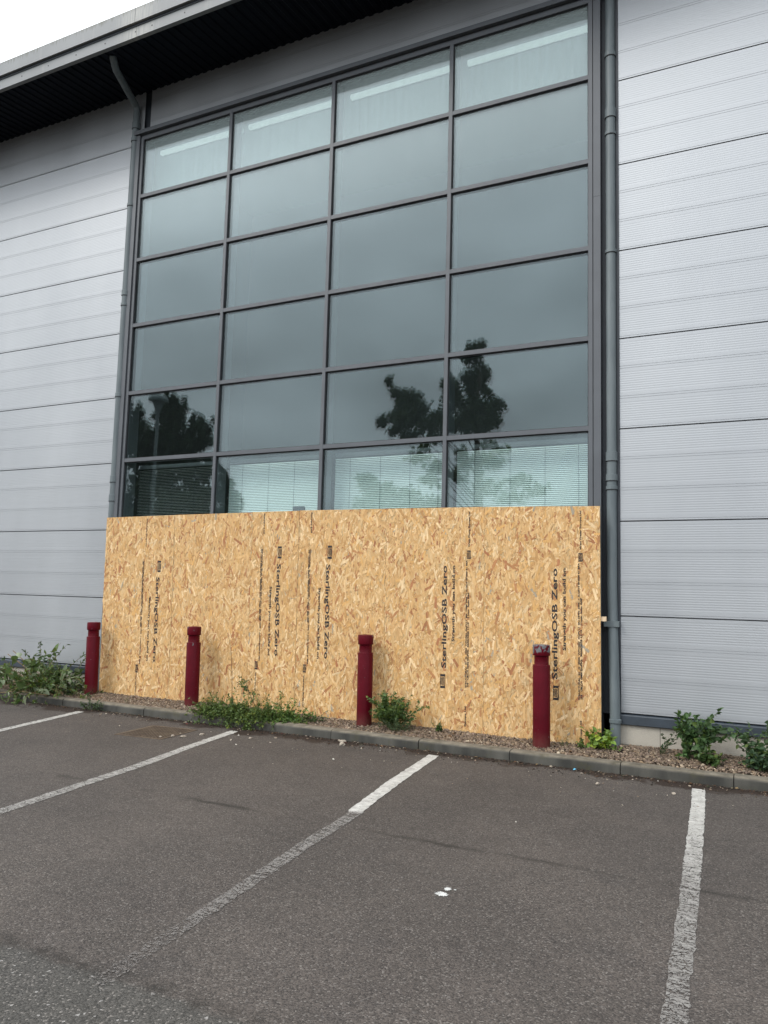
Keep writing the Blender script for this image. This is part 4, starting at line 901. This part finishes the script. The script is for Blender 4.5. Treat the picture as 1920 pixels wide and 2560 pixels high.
RT = [(800+x*K, 750+y*K, a*K, b*K) for x, y, a, b in ((825,215,22,22),(805,250,32,22),(800,300,45,28),(815,355,38,42),(755,375,38,30),(770,420,50,30),(690,450,40,45),(790,440,24,30),(700,520,50,50),(780,520,55,45),(860,500,42,35),(885,480,22,20),(830,570,60,45),(740,590,70,55),(890,620,42,40),(840,650,70,40),(700,650,50,40),
      (360,415,18,22),(375,460,28,26),(430,490,45,32),(495,490,24,24),(450,545,55,38),(530,560,45,32),(600,580,35,28),(400,600,45,32),(320,630,28,26),(360,665,30,20),(470,630,70,42),(570,640,60,42),(460,690,50,22),(560,690,45,22))]
tree('maple_tree', 'young broad leaved tree whose crown is mirrored right of centre in the glass', 16.0, RT, 61, 0.145, (0.035, 0.062, 0.022), 330, (1190, 1290), 1.0, 1.32, 0.45)
RB = [(800+x*K, 750+y*K, a*K, b*K) for x, y, a, b in ((480,800,70,30),(560,770,45,30),(590,860,70,45),(560,930,70,35),(700,900,60,45),(860,740,55,25),(700,780,30,50),(760,830,60,40),(900,840,80,45),(950,780,45,30),(1020,930,70,40),(1130,980,60,35),(880,960,90,50),(1000,1020,90,35))]
tree('maple_tree', 'loose pale tree mirrored low in the right hand blinds', 21.0, RB, 62, 0.22, (0.085, 0.13, 0.055), 60, (1200, 1330))
RL = [(800+x*K, 750+y*K, a*K, b*K) for x, y, a, b in ((250,930,60,38),(220,960,50,40),(330,990,90,45),(430,1000,80,40),(280,1050,130,60),(420,1070,120,50),(540,1050,90,45),(560,1090,80,40))]
tree('round_bush', 'broad green bush mirrored low in the third blind', 24.0, RL, 63, 0.22, (0.06, 0.095, 0.04), 90, (930, 1330))
K = 330/1659
LT = [(290+x*K, 940+y*K, a*K, b*K) for x, y, a, b in ((270,350,25,30),(210,430,80,70),(320,430,45,50),(250,560,120,110),(690,240,28,35),(740,300,100,80),(820,240,22,40),(870,330,25,50),(600,300,40,50),(680,400,170,90),(560,480,120,110),(780,500,110,120),(960,460,22,45),(960,540,80,70),(1080,500,22,40),(1060,600,60,60),(1190,530,25,45),(1160,640,70,80),(1000,700,140,110),(760,720,200,140),(560,760,160,140),(300,740,170,150),(1180,780,60,110),(1060,850,120,90),(850,900,200,110),(600,930,200,110),(330,930,190,110),(200,850,100,120),
     (1160,1060,60,60),(950,1080,180,90),(650,1080,200,90),(350,1090,200,90),(1140,1210,80,70),(1290,1170,60,30),(1310,1270,60,60),(1380,1340,70,50),(1330,1440,110,80),(1400,1520,110,70),(1440,1620,110,80),(1350,1680,140,80),(1000,1250,200,110),(600,1280,240,120),(250,1300,160,130),(1000,1480,240,130),(600,1500,260,130),(250,1520,170,130),(900,1680,260,110),(500,1700,260,110),(200,1700,150,110))]
tree('dense_tree', 'large dark dense tree mirrored behind the lamp in the left panes', 25.0, LT, 64, 0.28, (0.020, 0.042, 0.015), 60, (420, 1330), 0.7, 1.55, 0.2)
# street lamp
lpb = mir(388, 1140, 9.5); lpt = mir(384, 985, 9.5); s = (9.5+8.53)/1966.07
LZ = lpt[2]
lamp = empty('street_lamp', (lpb[0], lpb[1], GA), 'grey mushroom headed street lamp mirrored in the leftmost panes', 'street lamp')
M_LAMP = simple('lamp_grey_metal', (0.16, 0.19, 0.19), 0.5)
H = LZ-GA
MB().lathe([(0.075, -0.2), (0.075, 1.2), (0.060, 1.3), (0.046, H-1.02), (0.056, H-1.01), (0.056, H-0.98), (0.052, H-0.97), (0.052, H-0.55), (0.085, H-0.50)], 16).build('pole', M_LAMP, lamp, 40)
MB().lathe([(0.08, H-0.50), (0.12, H-0.40), (0.17, H-0.27), (0.13, H-0.27), (0.06, H-0.45)], 20).build('lantern_bowl', M_LAMP, lamp, 40)
for a in range(4):
    q = a*math.pi/2; MB().tube([(0.09*math.cos(q), 0.09*math.sin(q), H-0.48), (0.17*math.cos(q), 0.17*math.sin(q), H-0.20)], 0.008, 6).build('bracket', M_LAMP, lamp)
MB().lathe([(0.17, H-0.245), (0.30, H-0.21), (0.305, H-0.17), (0.27, H-0.09), (0.19, H-0.025), (0.08, H)], 24).build('lamp_shade', M_LAMP, lamp, 40)
